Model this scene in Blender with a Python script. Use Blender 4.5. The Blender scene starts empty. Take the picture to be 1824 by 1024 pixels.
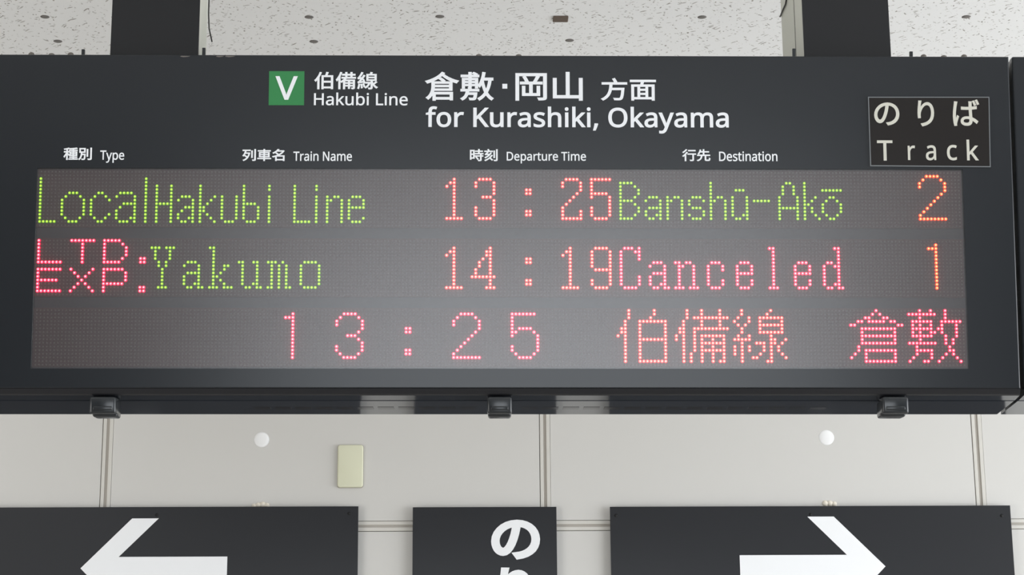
import bpy, bmesh, math, random
import numpy as np
from mathutils import Matrix, Vector
from mathutils.geometry import delaunay_2d_cdt
random.seed(7)
sc = bpy.context.scene
COL = sc.collection

# ------------------------------------------------------------------ camera
F_PX, W_PX, H_PX = 3800.0, 1824.0, 1024.0
PITCH, YAW, ROLL = math.radians(15.124), math.radians(1.404), 0.0074
CAM = Vector((0, 0, 1.6))
_M = Matrix.Rotation(-YAW, 3, 'Z') @ Matrix.Rotation(PITCH, 3, 'X')
_r, _u, FWD = _M @ Vector((1, 0, 0)), _M @ Vector((0, 0, 1)), _M @ Vector((0, 1, 0))
RGT = math.cos(ROLL) * _r - math.sin(ROLL) * _u
UPV = math.sin(ROLL) * _r + math.cos(ROLL) * _u
cam_data = bpy.data.cameras.new('camera')
cam_data.sensor_width = 36.0
cam_data.lens = F_PX / W_PX * 36.0
cam_data.clip_end = 200
cam = bpy.data.objects.new('camera', cam_data)
COL.objects.link(cam)
cam.matrix_world = Matrix(((RGT.x, UPV.x, -FWD.x, CAM.x), (RGT.y, UPV.y, -FWD.y, CAM.y),
                           (RGT.z, UPV.z, -FWD.z, CAM.z), (0, 0, 0, 1)))
sc.camera = cam

# ------------------------------------------------------------------ world, lights, exposure
vs = sc.view_settings
vs.view_transform = 'Standard'; vs.look = 'None'; vs.gamma = 1; vs.use_curve_mapping = False
vs.exposure = 0.0
world = bpy.data.worlds.new('overcast_sky'); sc.world = world
world.use_nodes = True
bg = world.node_tree.nodes['Background']
bg.inputs[0].default_value = (0.84, 0.92, 1.0, 1); bg.inputs[1].default_value = 1.2

def area(name, loc, target, size, power, color=(1, 1, 1)):
    l = bpy.data.lights.new(name, 'AREA'); l.shape = 'RECTANGLE'; l.size, l.size_y = size
    l.energy = power; l.color = color
    o = bpy.data.objects.new(name, l); COL.objects.link(o); o.location = loc
    o.rotation_euler = (Vector(target) - Vector(loc)).to_track_quat('-Z', 'Y').to_euler()
    return o
area('daylight_from_platform', (4.7, 2.6, 1.8), (-0.5, 4.3, 2.9), (4.0, 2.6), 190, (0.96, 0.98, 1.0))
area('added_fill_left', (-4.2, 1.8, 1.6), (0.6, 4.6, 2.7), (3.6, 2.4), 105, (1.0, 0.98, 0.95))  # soft fill lamp added on the left, no known source there
area('entrance_daylight', (0.4, -7.7, 1.7), (0.3, 4.9, 2.6), (4.1, 3.3), 112, (0.92, 0.96, 1.0))

# ------------------------------------------------------------------ helpers
def srgb(r, g, b):
    f = lambda c: c / 12.92 if c <= 0.04045 else ((c + 0.055) / 1.055) ** 2.4
    return (f(r / 255), f(g / 255), f(b / 255), 1)

def mat(name, color, rough=0.5, spec=0.5, metal=0.0, coat=0.0, bump=0.0, bscale=200, vary=0.0, vscale=3.0):
    m = bpy.data.materials.new(name); m.use_nodes = True
    nt = m.node_tree; b = nt.nodes['Principled BSDF']
    b.inputs['Base Color'].default_value = color
    b.inputs['Roughness'].default_value = rough
    b.inputs['Specular IOR Level'].default_value = spec
    b.inputs['Metallic'].default_value = metal
    b.inputs['Coat Weight'].default_value = coat
    b.inputs['Coat Roughness'].default_value = 0.05
    tc = nt.nodes.new('ShaderNodeTexCoord')
    if bump:
        n = nt.nodes.new('ShaderNodeTexNoise'); n.inputs['Scale'].default_value = bscale; n.inputs['Detail'].default_value = 3
        bp = nt.nodes.new('ShaderNodeBump'); bp.inputs['Strength'].default_value = bump; bp.inputs['Distance'].default_value = 0.001
        nt.links.new(tc.outputs['Object'], n.inputs['Vector']); nt.links.new(n.outputs['Fac'], bp.inputs['Height'])
        nt.links.new(bp.outputs['Normal'], b.inputs['Normal'])
    if vary:
        n = nt.nodes.new('ShaderNodeTexNoise'); n.inputs['Scale'].default_value = vscale; n.inputs['Detail'].default_value = 5
        r = nt.nodes.new('ShaderNodeMapRange'); r.inputs[3].default_value = 1 - vary; r.inputs[4].default_value = 1 + vary
        mx = nt.nodes.new('ShaderNodeVectorMath'); mx.operation = 'SCALE'; mx.inputs[0].default_value = color[:3]
        nt.links.new(tc.outputs['Object'], n.inputs['Vector']); nt.links.new(n.outputs['Fac'], r.inputs[0])
        nt.links.new(r.outputs[0], mx.inputs['Scale']); nt.links.new(mx.outputs[0], b.inputs['Base Color'])
    return m

def emit(name, color, strength=1.0):
    m = bpy.data.materials.new(name); m.use_nodes = True
    nt = m.node_tree; nt.nodes.remove(nt.nodes['Principled BSDF'])
    e = nt.nodes.new('ShaderNodeEmission'); e.inputs[0].default_value = color; e.inputs[1].default_value = strength
    nt.links.new(e.outputs[0], nt.nodes['Material Output'].inputs['Surface'])
    return m

def link(name, bm, m, parent=None, smooth=False, mw=None):
    me = bpy.data.meshes.new(name)
    bm.normal_update(); bm.to_mesh(me); bm.free()
    for k in (m if isinstance(m, (list, tuple)) else [m]): me.materials.append(k)
    if smooth:
        for p in me.polygons: p.use_smooth = True
    o = bpy.data.objects.new(name, me); COL.objects.link(o)
    if parent: o.parent = parent
    if mw is not None: o.matrix_world = mw
    return o

def again(name, src, parent, loc):
    o = bpy.data.objects.new(name, src.data); COL.objects.link(o); o.parent = parent; o.location = loc
    return o

def empty(name, loc=(0, 0, 0), m=None):
    o = bpy.data.objects.new(name, None); COL.objects.link(o); o.empty_display_size = 0.05
    if m is not None: o.matrix_world = m
    else: o.location = loc
    return o

def tag(o, label=None, cat=None, group=None, kind=None):
    if label: o['label'] = label
    if cat: o['category'] = cat
    if group: o['group'] = group
    if kind: o['kind'] = kind
    return o

def box(bm, x0, x1, y0, y1, z0, z1, bevel=0.0, seg=2, mi=0):
    vs_ = [bm.verts.new(p) for p in ((x0, y0, z0), (x1, y0, z0), (x1, y1, z0), (x0, y1, z0),
                                     (x0, y0, z1), (x1, y0, z1), (x1, y1, z1), (x0, y1, z1))]
    fs = [bm.faces.new([vs_[i] for i in q]) for q in
          ((3, 2, 1, 0), (4, 5, 6, 7), (0, 1, 5, 4), (1, 2, 6, 5), (2, 3, 7, 6), (3, 0, 4, 7))]
    for f in fs: f.material_index = mi
    if bevel:
        es = list({e for f in fs for e in f.edges})
        bmesh.ops.bevel(bm, geom=es, offset=bevel, segments=seg, profile=0.5, affect='EDGES')

def prism(bm, pts, y0, y1, mi=0):
    """polygon in x,z (counter-clockwise seen from -y) extruded from y0 (front) to y1"""
    a = [bm.verts.new((x, y0, z)) for x, z in pts]; b = [bm.verts.new((x, y1, z)) for x, z in pts]
    n = len(pts)
    fs = [bm.faces.new(a), bm.faces.new(b[::-1])] + [bm.faces.new((a[i], b[i], b[(i + 1) % n], a[(i + 1) % n])) for i in range(n)]
    bmesh.ops.recalc_face_normals(bm, faces=fs)
    for f in fs: f.material_index = mi

def rounded(x0, x1, z0, z1, r, n=5):
    out = []
    for cx, cz, a in ((x1 - r, z1 - r, 0), (x0 + r, z1 - r, 90), (x0 + r, z0 + r, 180), (x1 - r, z0 + r, 270)):
        for i in range(n + 1):
            t = math.radians(a + 90 * i / n); out.append((cx + r * math.cos(t), cz + r * math.sin(t)))
    return out

def dome(bm, c, r, h, axis='-y', seg=12, rings=3, mi=0, base=0.0):
    """low dome rising h along axis from centre c, with a short skirt of depth base"""
    def P(a, rr, k):
        x, z = rr * math.cos(a), rr * math.sin(a)
        if axis == '-y': return (c[0] + x, c[1] - k, c[2] + z)
        if axis == 'z': return (c[0] + x, c[1] + z, c[2] + k)
        return (c[0] + x, c[1] + z, c[2] - k)          # '-z'
    prev = [bm.verts.new(P(2 * math.pi * i / seg, r, -base)) for i in range(seg)]
    loops = [(r * math.cos(t), h * math.sin(t)) for t in [math.pi / 2 * j / rings for j in range(rings)]]
    fs = []
    for rr, k in loops:
        cur = [bm.verts.new(P(2 * math.pi * i / seg, rr, k)) for i in range(seg)]
        fs += [bm.faces.new((prev[i], prev[(i + 1) % seg], cur[(i + 1) % seg], cur[i])) for i in range(seg)]
        prev = cur
    tip = bm.verts.new(P(0, 0, h))
    fs += [bm.faces.new((prev[i], prev[(i + 1) % seg], tip)) for i in range(seg)]
    for f in fs: f.material_index = mi
    bmesh.ops.recalc_face_normals(bm, faces=fs)

def tube(bm, pts, r, seg=8):
    rings = []
    for i, p in enumerate(pts):
        d = (Vector(pts[min(i + 1, len(pts) - 1)]) - Vector(pts[max(i - 1, 0)])).normalized()
        a = d.cross(Vector((0, 1, 0.1))).normalized(); b = d.cross(a)
        rings.append([bm.verts.new(Vector(p) + r * (math.cos(t) * a + math.sin(t) * b)) for t in [2 * math.pi * k / seg for k in range(seg)]])
    fs = []
    for A, B in zip(rings, rings[1:]):
        fs += [bm.faces.new((A[k], A[(k + 1) % seg], B[(k + 1) % seg], B[k])) for k in range(seg)]
    fs += [bm.faces.new(rings[0]), bm.faces.new(rings[-1][::-1])]
    bmesh.ops.recalc_face_normals(bm, faces=fs)

def ray(px, py):
    return (FWD + RGT * ((px - W_PX / 2) / F_PX) + UPV * ((H_PX / 2 - py) / F_PX))
def on_y(px, py, Y):
    d = ray(px, py); return CAM + d * ((Y - CAM.y) / d.y)
def on_z(px, py, Z):
    d = ray(px, py); return CAM + d * ((Z - CAM.z) / d.z)

# ------------------------------------------------------------------ frame of the departure board: x along it, y into it, z up its tilted face
BOARD = Matrix.Translation((-0.7019, 3.3793, 2.7133)) @ Matrix.Rotation(math.radians(-0.61), 4, 'Z') \
    @ Matrix.Rotation(math.radians(6.66), 4, 'X') @ Matrix.Rotation(math.radians(0.27), 4, 'Y')
BINV = BOARD.inverted()
def on_board(px, py, y=0.0):
    o = BINV @ CAM; d = BINV.to_3x3() @ ray(px, py); p = o + d * ((y - o.y) / d.y); return p.x, p.z

# ------------------------------------------------------------------ materials
M = {}
M['face'] = mat('satin_black_sign_face', srgb(36, 39, 43), rough=0.2, spec=0.45, bump=0.03, bscale=25)
M['under'] = mat('gloss_black_underside', srgb(46, 50, 57), rough=0.06, spec=0.5)
M['lip'] = mat('black_lip', srgb(38, 38, 41), rough=0.35, spec=0.3)
M['vent'] = mat('vent_slot_grey', srgb(40, 38, 38), rough=0.12, spec=0.25)
M['dark'] = mat('slot_black', srgb(16, 16, 18), rough=0.7)
M['board'] = mat('led_board_brown', srgb(110, 76, 75), rough=0.6, vary=0.06, vscale=9)
M['bar'] = mat('led_bar_grey', srgb(86, 72, 77), rough=0.5)
M['led_off'] = mat('unlit_led', srgb(150, 132, 129), rough=0.35)
M['white'] = mat('white_print', srgb(248, 250, 254), rough=0.45)
M['cream_print'] = mat('cream_print', srgb(216, 214, 202), rough=0.5)
M['green'] = mat('green_print', srgb(44, 134, 72), rough=0.4)
M['post'] = mat('post_cover_black', srgb(28, 29, 32), rough=0.35, spec=0.4)
M['beige'] = mat('post_side_beige', srgb(208, 209, 196), rough=0.4, vary=0.05)
M['steel'] = mat('bolt_grey', srgb(120, 114, 108), rough=0.4, metal=0.3)
M['clip'] = mat('latch_plastic', srgb(42, 45, 48), rough=0.2, spec=0.55)
M['wall_panel'] = mat('wall_panel_offwhite', srgb(215, 213, 209), rough=0.45, bump=0.05, bscale=30, vary=0.02, vscale=2.2)
M['strip'] = mat('joint_strip_offwhite', srgb(216, 213, 206), rough=0.35)
M['groove'] = mat('joint_groove_grey', srgb(184, 178, 170), rough=0.6)
M['gap'] = mat('joint_gap_grey', srgb(176, 170, 162), rough=0.8)
M['sign'] = mat('wall_sign_charcoal', srgb(45, 46, 49), rough=0.34, spec=0.4)
M['sign_white'] = mat('wall_sign_white', srgb(250, 251, 253), rough=0.4)
M['plate'] = mat('switch_plate_cream', srgb(226, 226, 200), rough=0.25)
M['disc'] = mat('white_disc', srgb(252, 252, 252), rough=0.4)
M['blob'] = mat('sealant_cream', srgb(238, 230, 215), rough=0.5)
M['screw'] = mat('ceiling_screw_grey', srgb(112, 108, 104), rough=0.6, vary=0.15, vscale=60)
M['rust'] = mat('rusty_clip_brown', srgb(98, 84, 74), rough=0.8, vary=0.2, vscale=80)
M['floor'] = mat('floor_grey_stone', srgb(172, 168, 160), rough=0.5, vary=0.06)
M['shell'] = mat('hall_wall_dark', srgb(88, 86, 84), rough=0.7)
M['plate_film'] = mat('nameplate_film', srgb(40, 37, 36), rough=0.1, spec=0.3)
M['cable'] = mat('cable_black', srgb(38, 38, 36), rough=0.5)

# ceiling: rock-wool board with short dark fissures
def ceiling_mat():
    m = bpy.data.materials.new('ceiling_fissured_board'); m.use_nodes = True
    nt = m.node_tree; N, L = nt.nodes, nt.links; b = N['Principled BSDF']; b.inputs['Roughness'].default_value = 0.85
    tc = N.new('ShaderNodeTexCoord')
    def fleck(ang, sx, sy, rad, dens, off):
        m0 = N.new('ShaderNodeMapping'); m0.inputs['Rotation'].default_value = (0, 0, math.radians(-ang))
        mp = N.new('ShaderNodeMapping'); L.new(m0.outputs[0], mp.inputs['Vector'])
        mp.inputs['Scale'].default_value = (sx, sy, 1); mp.inputs['Location'].default_value = (off, off * 1.7, 0)
        wn = N.new('ShaderNodeTexNoise'); wn.inputs['Scale'].default_value = 22; wn.inputs['Detail'].default_value = 3
        add = N.new('ShaderNodeVectorMath'); add.operation = 'MULTIPLY_ADD'; add.inputs[1].default_value = (0.012, 0.012, 0)
        L.new(tc.outputs['Object'], wn.inputs['Vector']); L.new(wn.outputs['Color'], add.inputs[0]); L.new(tc.outputs['Object'], add.inputs[2])
        L.new(add.outputs[0], m0.inputs['Vector'])
        vo = N.new('ShaderNodeTexVoronoi'); vo.voronoi_dimensions = '2D'; vo.inputs['Scale'].default_value = 1; vo.inputs['Randomness'].default_value = 1
        L.new(mp.outputs[0], vo.inputs['Vector'])
        sep = N.new('ShaderNodeSeparateColor'); L.new(vo.outputs['Color'], sep.inputs[0])
        # radius varies from cell to cell; cells above the density threshold stay empty
        r = N.new('ShaderNodeMapRange'); r.inputs[1].default_value = 0; r.inputs[2].default_value = dens
        r.inputs[3].default_value = rad; r.inputs[4].default_value = 0
        L.new(sep.outputs[0], r.inputs[0])
        s = N.new('ShaderNodeMath'); s.operation = 'SUBTRACT'; L.new(r.outputs[0], s.inputs[0]); L.new(vo.outputs['Distance'], s.inputs[1])
        k = N.new('ShaderNodeMapRange'); k.inputs[1].default_value = 0; k.inputs[2].default_value = 0.09; k.inputs[3].default_value = 0
        L.new(s.outputs[0], k.inputs[0])
        t = N.new('ShaderNodeMapRange'); t.inputs[3].default_value = 0.25; t.inputs[4].default_value = 0.95
        L.new(sep.outputs[1], t.inputs[0]); L.new(t.outputs[0], k.inputs[4])
        return k.outputs[0]
    fs = [fleck(128, 26, 120, 0.30, 0.20, 0), fleck(155, 30, 130, 0.30, 0.15, 3.1), fleck(50, 34, 120, 0.28, 0.15, 7.7), fleck(95, 70, 130, 0.34, 0.24, 5.3), fleck(20, 85, 150, 0.34, 0.24, 9.3)]
    acc = fs[0]
    for f in fs[1:]:
        mx = N.new('ShaderNodeMath'); mx.operation = 'MAXIMUM'; L.new(acc, mx.inputs[0]); L.new(f, mx.inputs[1]); acc = mx.outputs[0]
    mix = N.new('ShaderNodeMix'); mix.data_type = 'RGBA'
    mix.inputs['A'].default_value = srgb(242, 242, 242); mix.inputs['B'].default_value = srgb(146, 140, 134)
    L.new(acc, mix.inputs['Factor']); L.new(mix.outputs['Result'], b.inputs['Base Color'])
    bp = N.new('ShaderNodeBump'); bp.inputs['Strength'].default_value = 0.25; bp.inputs['Distance'].default_value = 0.002; bp.invert = True
    L.new(acc, bp.inputs['Height']); L.new(bp.outputs['Normal'], b.inputs['Normal'])
    return m
M['ceiling'] = ceiling_mat()

# clear cover over the lamps: mostly see-through, mirror sheen by Fresnel, a thin veil of dust
def cover_mat():
    m = bpy.data.materials.new('clear_acrylic_cover'); m.use_nodes = True
    nt = m.node_tree; N, L = nt.nodes, nt.links; N.remove(N['Principled BSDF'])
    tr = N.new('ShaderNodeBsdfTransparent'); tr.inputs[0].default_value = (0.96, 0.96, 0.96, 1)
    df = N.new('ShaderNodeBsdfDiffuse'); df.inputs[0].default_value = (0.62, 0.58, 0.58, 1)
    gl = N.new('ShaderNodeBsdfGlossy'); gl.inputs['Roughness'].default_value = 0.24
    fr = N.new('ShaderNodeFresnel'); fr.inputs[0].default_value = 1.72
    tc = N.new('ShaderNodeTexCoord'); no = N.new('ShaderNodeTexNoise'); no.inputs['Scale'].default_value = 5; no.inputs['Detail'].default_value = 6
    mr = N.new('ShaderNodeMapRange'); mr.inputs[3].default_value = 0.006; mr.inputs[4].default_value = 0.03
    L.new(tc.outputs['Object'], no.inputs['Vector']); L.new(no.outputs['Fac'], mr.inputs[0])
    m1 = N.new('ShaderNodeMixShader'); L.new(mr.outputs[0], m1.inputs[0]); L.new(tr.outputs[0], m1.inputs[1]); L.new(df.outputs[0], m1.inputs[2])
    m2 = N.new('ShaderNodeMixShader'); L.new(fr.outputs[0], m2.inputs[0]); L.new(m1.outputs[0], m2.inputs[1]); L.new(gl.outputs[0], m2.inputs[2])
    L.new(m2.outputs[0], N['Material Output'].inputs['Surface'])
    return m
M['cover'] = cover_mat()

# lit lamp colours: hot die, lens body, rim widened to paint in the bloom
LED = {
    'green': [emit('green_lamp_die', (1.0, 1.9, 0.13, 1), 1.0), emit('green_lamp_lens', (0.26, 0.58, 0.006, 1), 0.9), emit('green_lamp_bloom_rim', (0.05, 0.16, 0.002, 1), 0.9)],
    'red': [emit('red_lamp_die', (5.0, 1.05, 1.15, 1), 1.0), emit('red_lamp_lens', (4.0, 0.008, 0.22, 1), 1.0), emit('red_lamp_bloom_rim', (1.2, 0.002, 0.06, 1), 1.0)],
    'amber': [emit('amber_lamp_die', (5.0, 1.2, 0.9, 1), 1.0), emit('amber_lamp_lens', (3.6, 0.07, 0.10, 1), 1.0), emit('amber_lamp_bloom_rim', (1.1, 0.02, 0.03, 1), 1.0)],
    'orange': [emit('orange_lamp_die', (5.0, 1.3, 0.5, 1), 1.0), emit('orange_lamp_lens', (3.6, 0.16, 0.015, 1), 1.0), emit('orange_lamp_bloom_rim', (1.1, 0.05, 0.006, 1), 1.0)],
}

# ------------------------------------------------------------------ setting
YW, ZC = 4.92, 3.47
XL, XR, YF = -4.5, 5.0, -8.0
bm = bmesh.new(); box(bm, XL - 2, XR + 3, YF - 1, YW + 0.2, -0.15, 0.0)
tag(link('floor', bm, M['floor']), kind='structure')
bm = bmesh.new(); box(bm, XL, XR, YF, YW + 0.1, ZC, ZC + 0.1)
ceiling = tag(link('ceiling', bm, M['ceiling']), kind='structure')
bm = bmesh.new(); box(bm, XL - 0.2, XL, YF, YW + 0.1, 0, ZC)
tag(link('wall_left', bm, M['shell']), kind='structure')
bm = bmesh.new()                                   # behind the photographer: a wall with a wide entrance
box(bm, XL, -1.7, YF - 0.2, YF, 0, ZC); box(bm, 2.5, XR + 3, YF - 0.2, YF, 0, ZC); box(bm, -1.7, 2.5, YF - 0.2, YF, 3.35, ZC)
tag(link('wall_front', bm, M['shell']), kind='structure')

# back wall: base slab, big panels, jointing strips with a groove
bm = bmesh.new(); box(bm, XL, XR + 0.5, YW + 0.012, YW + 0.2, 0, ZC)
wall = tag(link('wall_back', bm, M['gap']), kind='structure')
xj = [on_y(px, 748, YW).x for px in (193.2, 969.8, 1738.2)]
step = (xj[2] - xj[0]) / 2
zj = on_y(912, 936.2, YW).z
joints = [xj[0] - 3 * step, xj[0] - 2 * step, xj[0] - step] + xj + [xj[2] + step, xj[2] + 2 * step, xj[2] + 3 * step]
HALF = 0.0125
for a, b in zip(joints, joints[1:]):
    for z0, z1 in ((0.0, zj - HALF), (zj + HALF, ZC)):
        if a + HALF < XL or b - HALF > XR + 0.5: continue
        bm = bmesh.new(); box(bm, a + HALF, b - HALF, YW, YW + 0.011, z0, z1, bevel=0.0008, seg=1)
        link('panel', bm, M['wall_panel'], wall)
def strip_v(x, z0, z1):
    bm = bmesh.new()
    box(bm, x - HALF + 0.0014, x - 0.0036, YW - 0.0008, YW + 0.011, z0, z1, bevel=0.0006, seg=1)
    box(bm, x + 0.0036, x + HALF - 0.0006, YW - 0.0008, YW + 0.011, z0, z1, bevel=0.0006, seg=1)
    box(bm, x - 0.0036, x + 0.0036, YW + 0.0022, YW + 0.011, z0, z1, mi=1)
    link('joint_strip', bm, [M['strip'], M['groove']], wall)
for x in joints[1:-1]:
    strip_v(x, 0, zj - HALF); strip_v(x, zj + HALF, ZC)
bm = bmesh.new()
box(bm, joints[0], joints[-1], YW - 0.0008, YW + 0.011, zj + 0.003, zj + HALF - 0.0012, bevel=0.0006, seg=1)
box(bm, joints[0], joints[-1], YW - 0.0008, YW + 0.011, zj - HALF + 0.0012, zj - 0.003, bevel=0.0006, seg=1)
box(bm, joints[0], joints[-1], YW + 0.0022, YW + 0.011, zj - 0.003, zj + 0.003, mi=1)
link('joint_strip', bm, [M['strip'], M['groove']], wall)

# ceiling screws (fillings) in view
for px, py in ((80, 30), (103, 73.5), (550.5, 30.5), (559, 74), (783.5, 29.5), (1014.5, 72), (1250.5, 30.5), (1721, 30), (315, 30), (1486, 30), (1471, 73)):
    p = on_z(px, py, ZC)
    bm = bmesh.new(); dome(bm, (0, 0, 0), 0.0105, 0.0012, '-z', 14, 2)
    o = link('screw', bm, M['screw'], ceiling, True); o.location = (p.x, p.y, ZC)
p = on_z(998.5, 32.5, ZC)
bm = bmesh.new(); box(bm, -0.0175, 0.0175, -0.016, 0.016, -0.004, 0.0, bevel=0.002)
o = link('rusty_clip', bm, M['rust'], ceiling); o.location = (p.x, p.y, ZC)

# ------------------------------------------------------------------ lettering
def glyph_mesh(key, offset):
    """glyph outlines swollen by offset (in em) and filled: (verts, triangles)"""
    loops = [[tuple(float(v) / 1000 for v in q.split(',')) for q in s.split(' ')] for s in GLYPHS[key].split(';')]
    segs = [(l[i - 1], l[i]) for l in loops for i in range(len(l))]
    V, E_ = [], []
    def ring(pts):
        k = len(V); V.extend(Vector(p) for p in pts); E_.extend((k + i, k + (i + 1) % len(pts)) for i in range(len(pts)))
    for l in loops: ring(l)
    if offset:
        for (x0, y0), (x1, y1) in segs:
            L_ = math.hypot(x1 - x0, y1 - y0)
            if L_ < 1e-6: continue
            nx, ny = -(y1 - y0) / L_ * offset, (x1 - x0) / L_ * offset
            ring([(x0 + nx, y0 + ny), (x1 + nx, y1 + ny), (x1 - nx, y1 - ny), (x0 - nx, y0 - ny)])
        for l in loops:
            for i, p in enumerate(l):
                a0, b0 = l[i - 1], l[(i + 1) % len(l)]
                t0 = math.atan2(p[1] - a0[1], p[0] - a0[0]); t1 = math.atan2(b0[1] - p[1], b0[0] - p[0])
                d = (t1 - t0 + math.pi) % (2 * math.pi) - math.pi
                if abs(d) < 0.05: continue
                # mitred join on the outer side
                m_ = t0 + d / 2; sgn = -1 if d > 0 else 1; k = min(1 / max(math.cos(d / 2), 0.35), 2.0)
                na = (p[0] - sgn * math.sin(t0) * offset, p[1] + sgn * math.cos(t0) * offset)
                nb = (p[0] - sgn * math.sin(t1) * offset, p[1] + sgn * math.cos(t1) * offset)
                nm = (p[0] - sgn * math.sin(m_) * offset * k, p[1] + sgn * math.cos(m_) * offset * k)
                ring([p, na, nm, nb]); MIT.append((p, na, nm, nb))
    v2, _, f2, *_ = delaunay_2d_cdt(V, E_, [], 0, 1e-6)
    tri = np.array([f[:3] for f in f2]); P2 = np.array([(v.x, v.y) for v in v2])
    C = P2[tri].mean(axis=1)
    S = np.array([(a[0], a[1], b[0], b[1]) for a, b in segs])
    x, y = C[:, :1], C[:, 1:]
    up = (S[:, 1] <= y) & (S[:, 3] > y); dn = (S[:, 1] > y) & (S[:, 3] <= y)
    side = (S[:, 2] - S[:, 0]) * (y - S[:, 1]) - (x - S[:, 0]) * (S[:, 3] - S[:, 1])
    wind = (up & (side > 0)).sum(1) - (dn & (side < 0)).sum(1)
    ins = wind != 0
    if offset:
        dx, dy = S[:, 2] - S[:, 0], S[:, 3] - S[:, 1]; LL = dx * dx + dy * dy + 1e-12
        t = ((x - S[:, 0]) * dx + (y - S[:, 1]) * dy) / LL
        near = (np.abs(side) / np.sqrt(LL) < offset) & (t > 0) & (t < 1)
        ins |= near.any(axis=1)
        for q in MIT:
            q = np.array(q); s_ = None; ok = np.ones(len(C), bool); ok2 = np.ones(len(C), bool)
            for i in range(4):
                a, b = q[i], q[(i + 1) % 4]; cr = (b[0] - a[0]) * (C[:, 1] - a[1]) - (b[1] - a[1]) * (C[:, 0] - a[0])
                ok &= cr >= 0; ok2 &= cr <= 0
            ins |= ok | ok2
    del MIT[:]
    return [tuple(p) for p in P2], [tuple(t) for t in tri[ins]]
MIT = []

def text(key, m, parent, x0, x1, z0, z1, y, offset=0.0, thick=0.0003, name='lettering'):
    """print stretched to the box x0..x1, z0..z1 on the plane y (facing -y)"""
    V, Fc = glyph_mesh(key, offset)
    used = sorted({i for f in Fc for i in f}); re_ = {i: k for k, i in enumerate(used)}
    V = [V[i] for i in used]; Fc = [tuple(re_[i] for i in f) for f in Fc]
    ax, bx = min(v[0] for v in V), max(v[0] for v in V); az, bz = min(v[1] for v in V), max(v[1] for v in V)
    sx, sz = (x1 - x0) / (bx - ax), (z1 - z0) / (bz - az)
    bm = bmesh.new()
    vv = [bm.verts.new((x0 + (v[0] - ax) * sx, y, z0 + (v[1] - az) * sz)) for v in V]
    for f in Fc:
        try: bm.faces.new([vv[i] for i in f])
        except ValueError: pass
    bmesh.ops.remove_doubles(bm, verts=bm.verts, dist=1e-6)
    for f in bm.faces:
        f.normal_update()
        if f.normal.y > 0: f.normal_flip()
    r = bmesh.ops.extrude_face_region(bm, geom=list(bm.faces))
    for v in [e for e in r['geom'] if isinstance(e, bmesh.types.BMVert)]: v.co.y -= thick
    return link(name, bm, m, parent)

def board_text(key, m, parent, px0, px1, py0, py1, y, offset=0.0, **k):
    xm, ym = (px0 + px1) / 2, (py0 + py1) / 2
    x0, x1 = on_board(px0, ym, y)[0], on_board(px1, ym, y)[0]
    z1, z0 = on_board(xm, py0, y)[1], on_board(xm, py1, y)[1]
    return text(key, m, parent, x0, x1, z0, z1, y, offset, **k)

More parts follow.
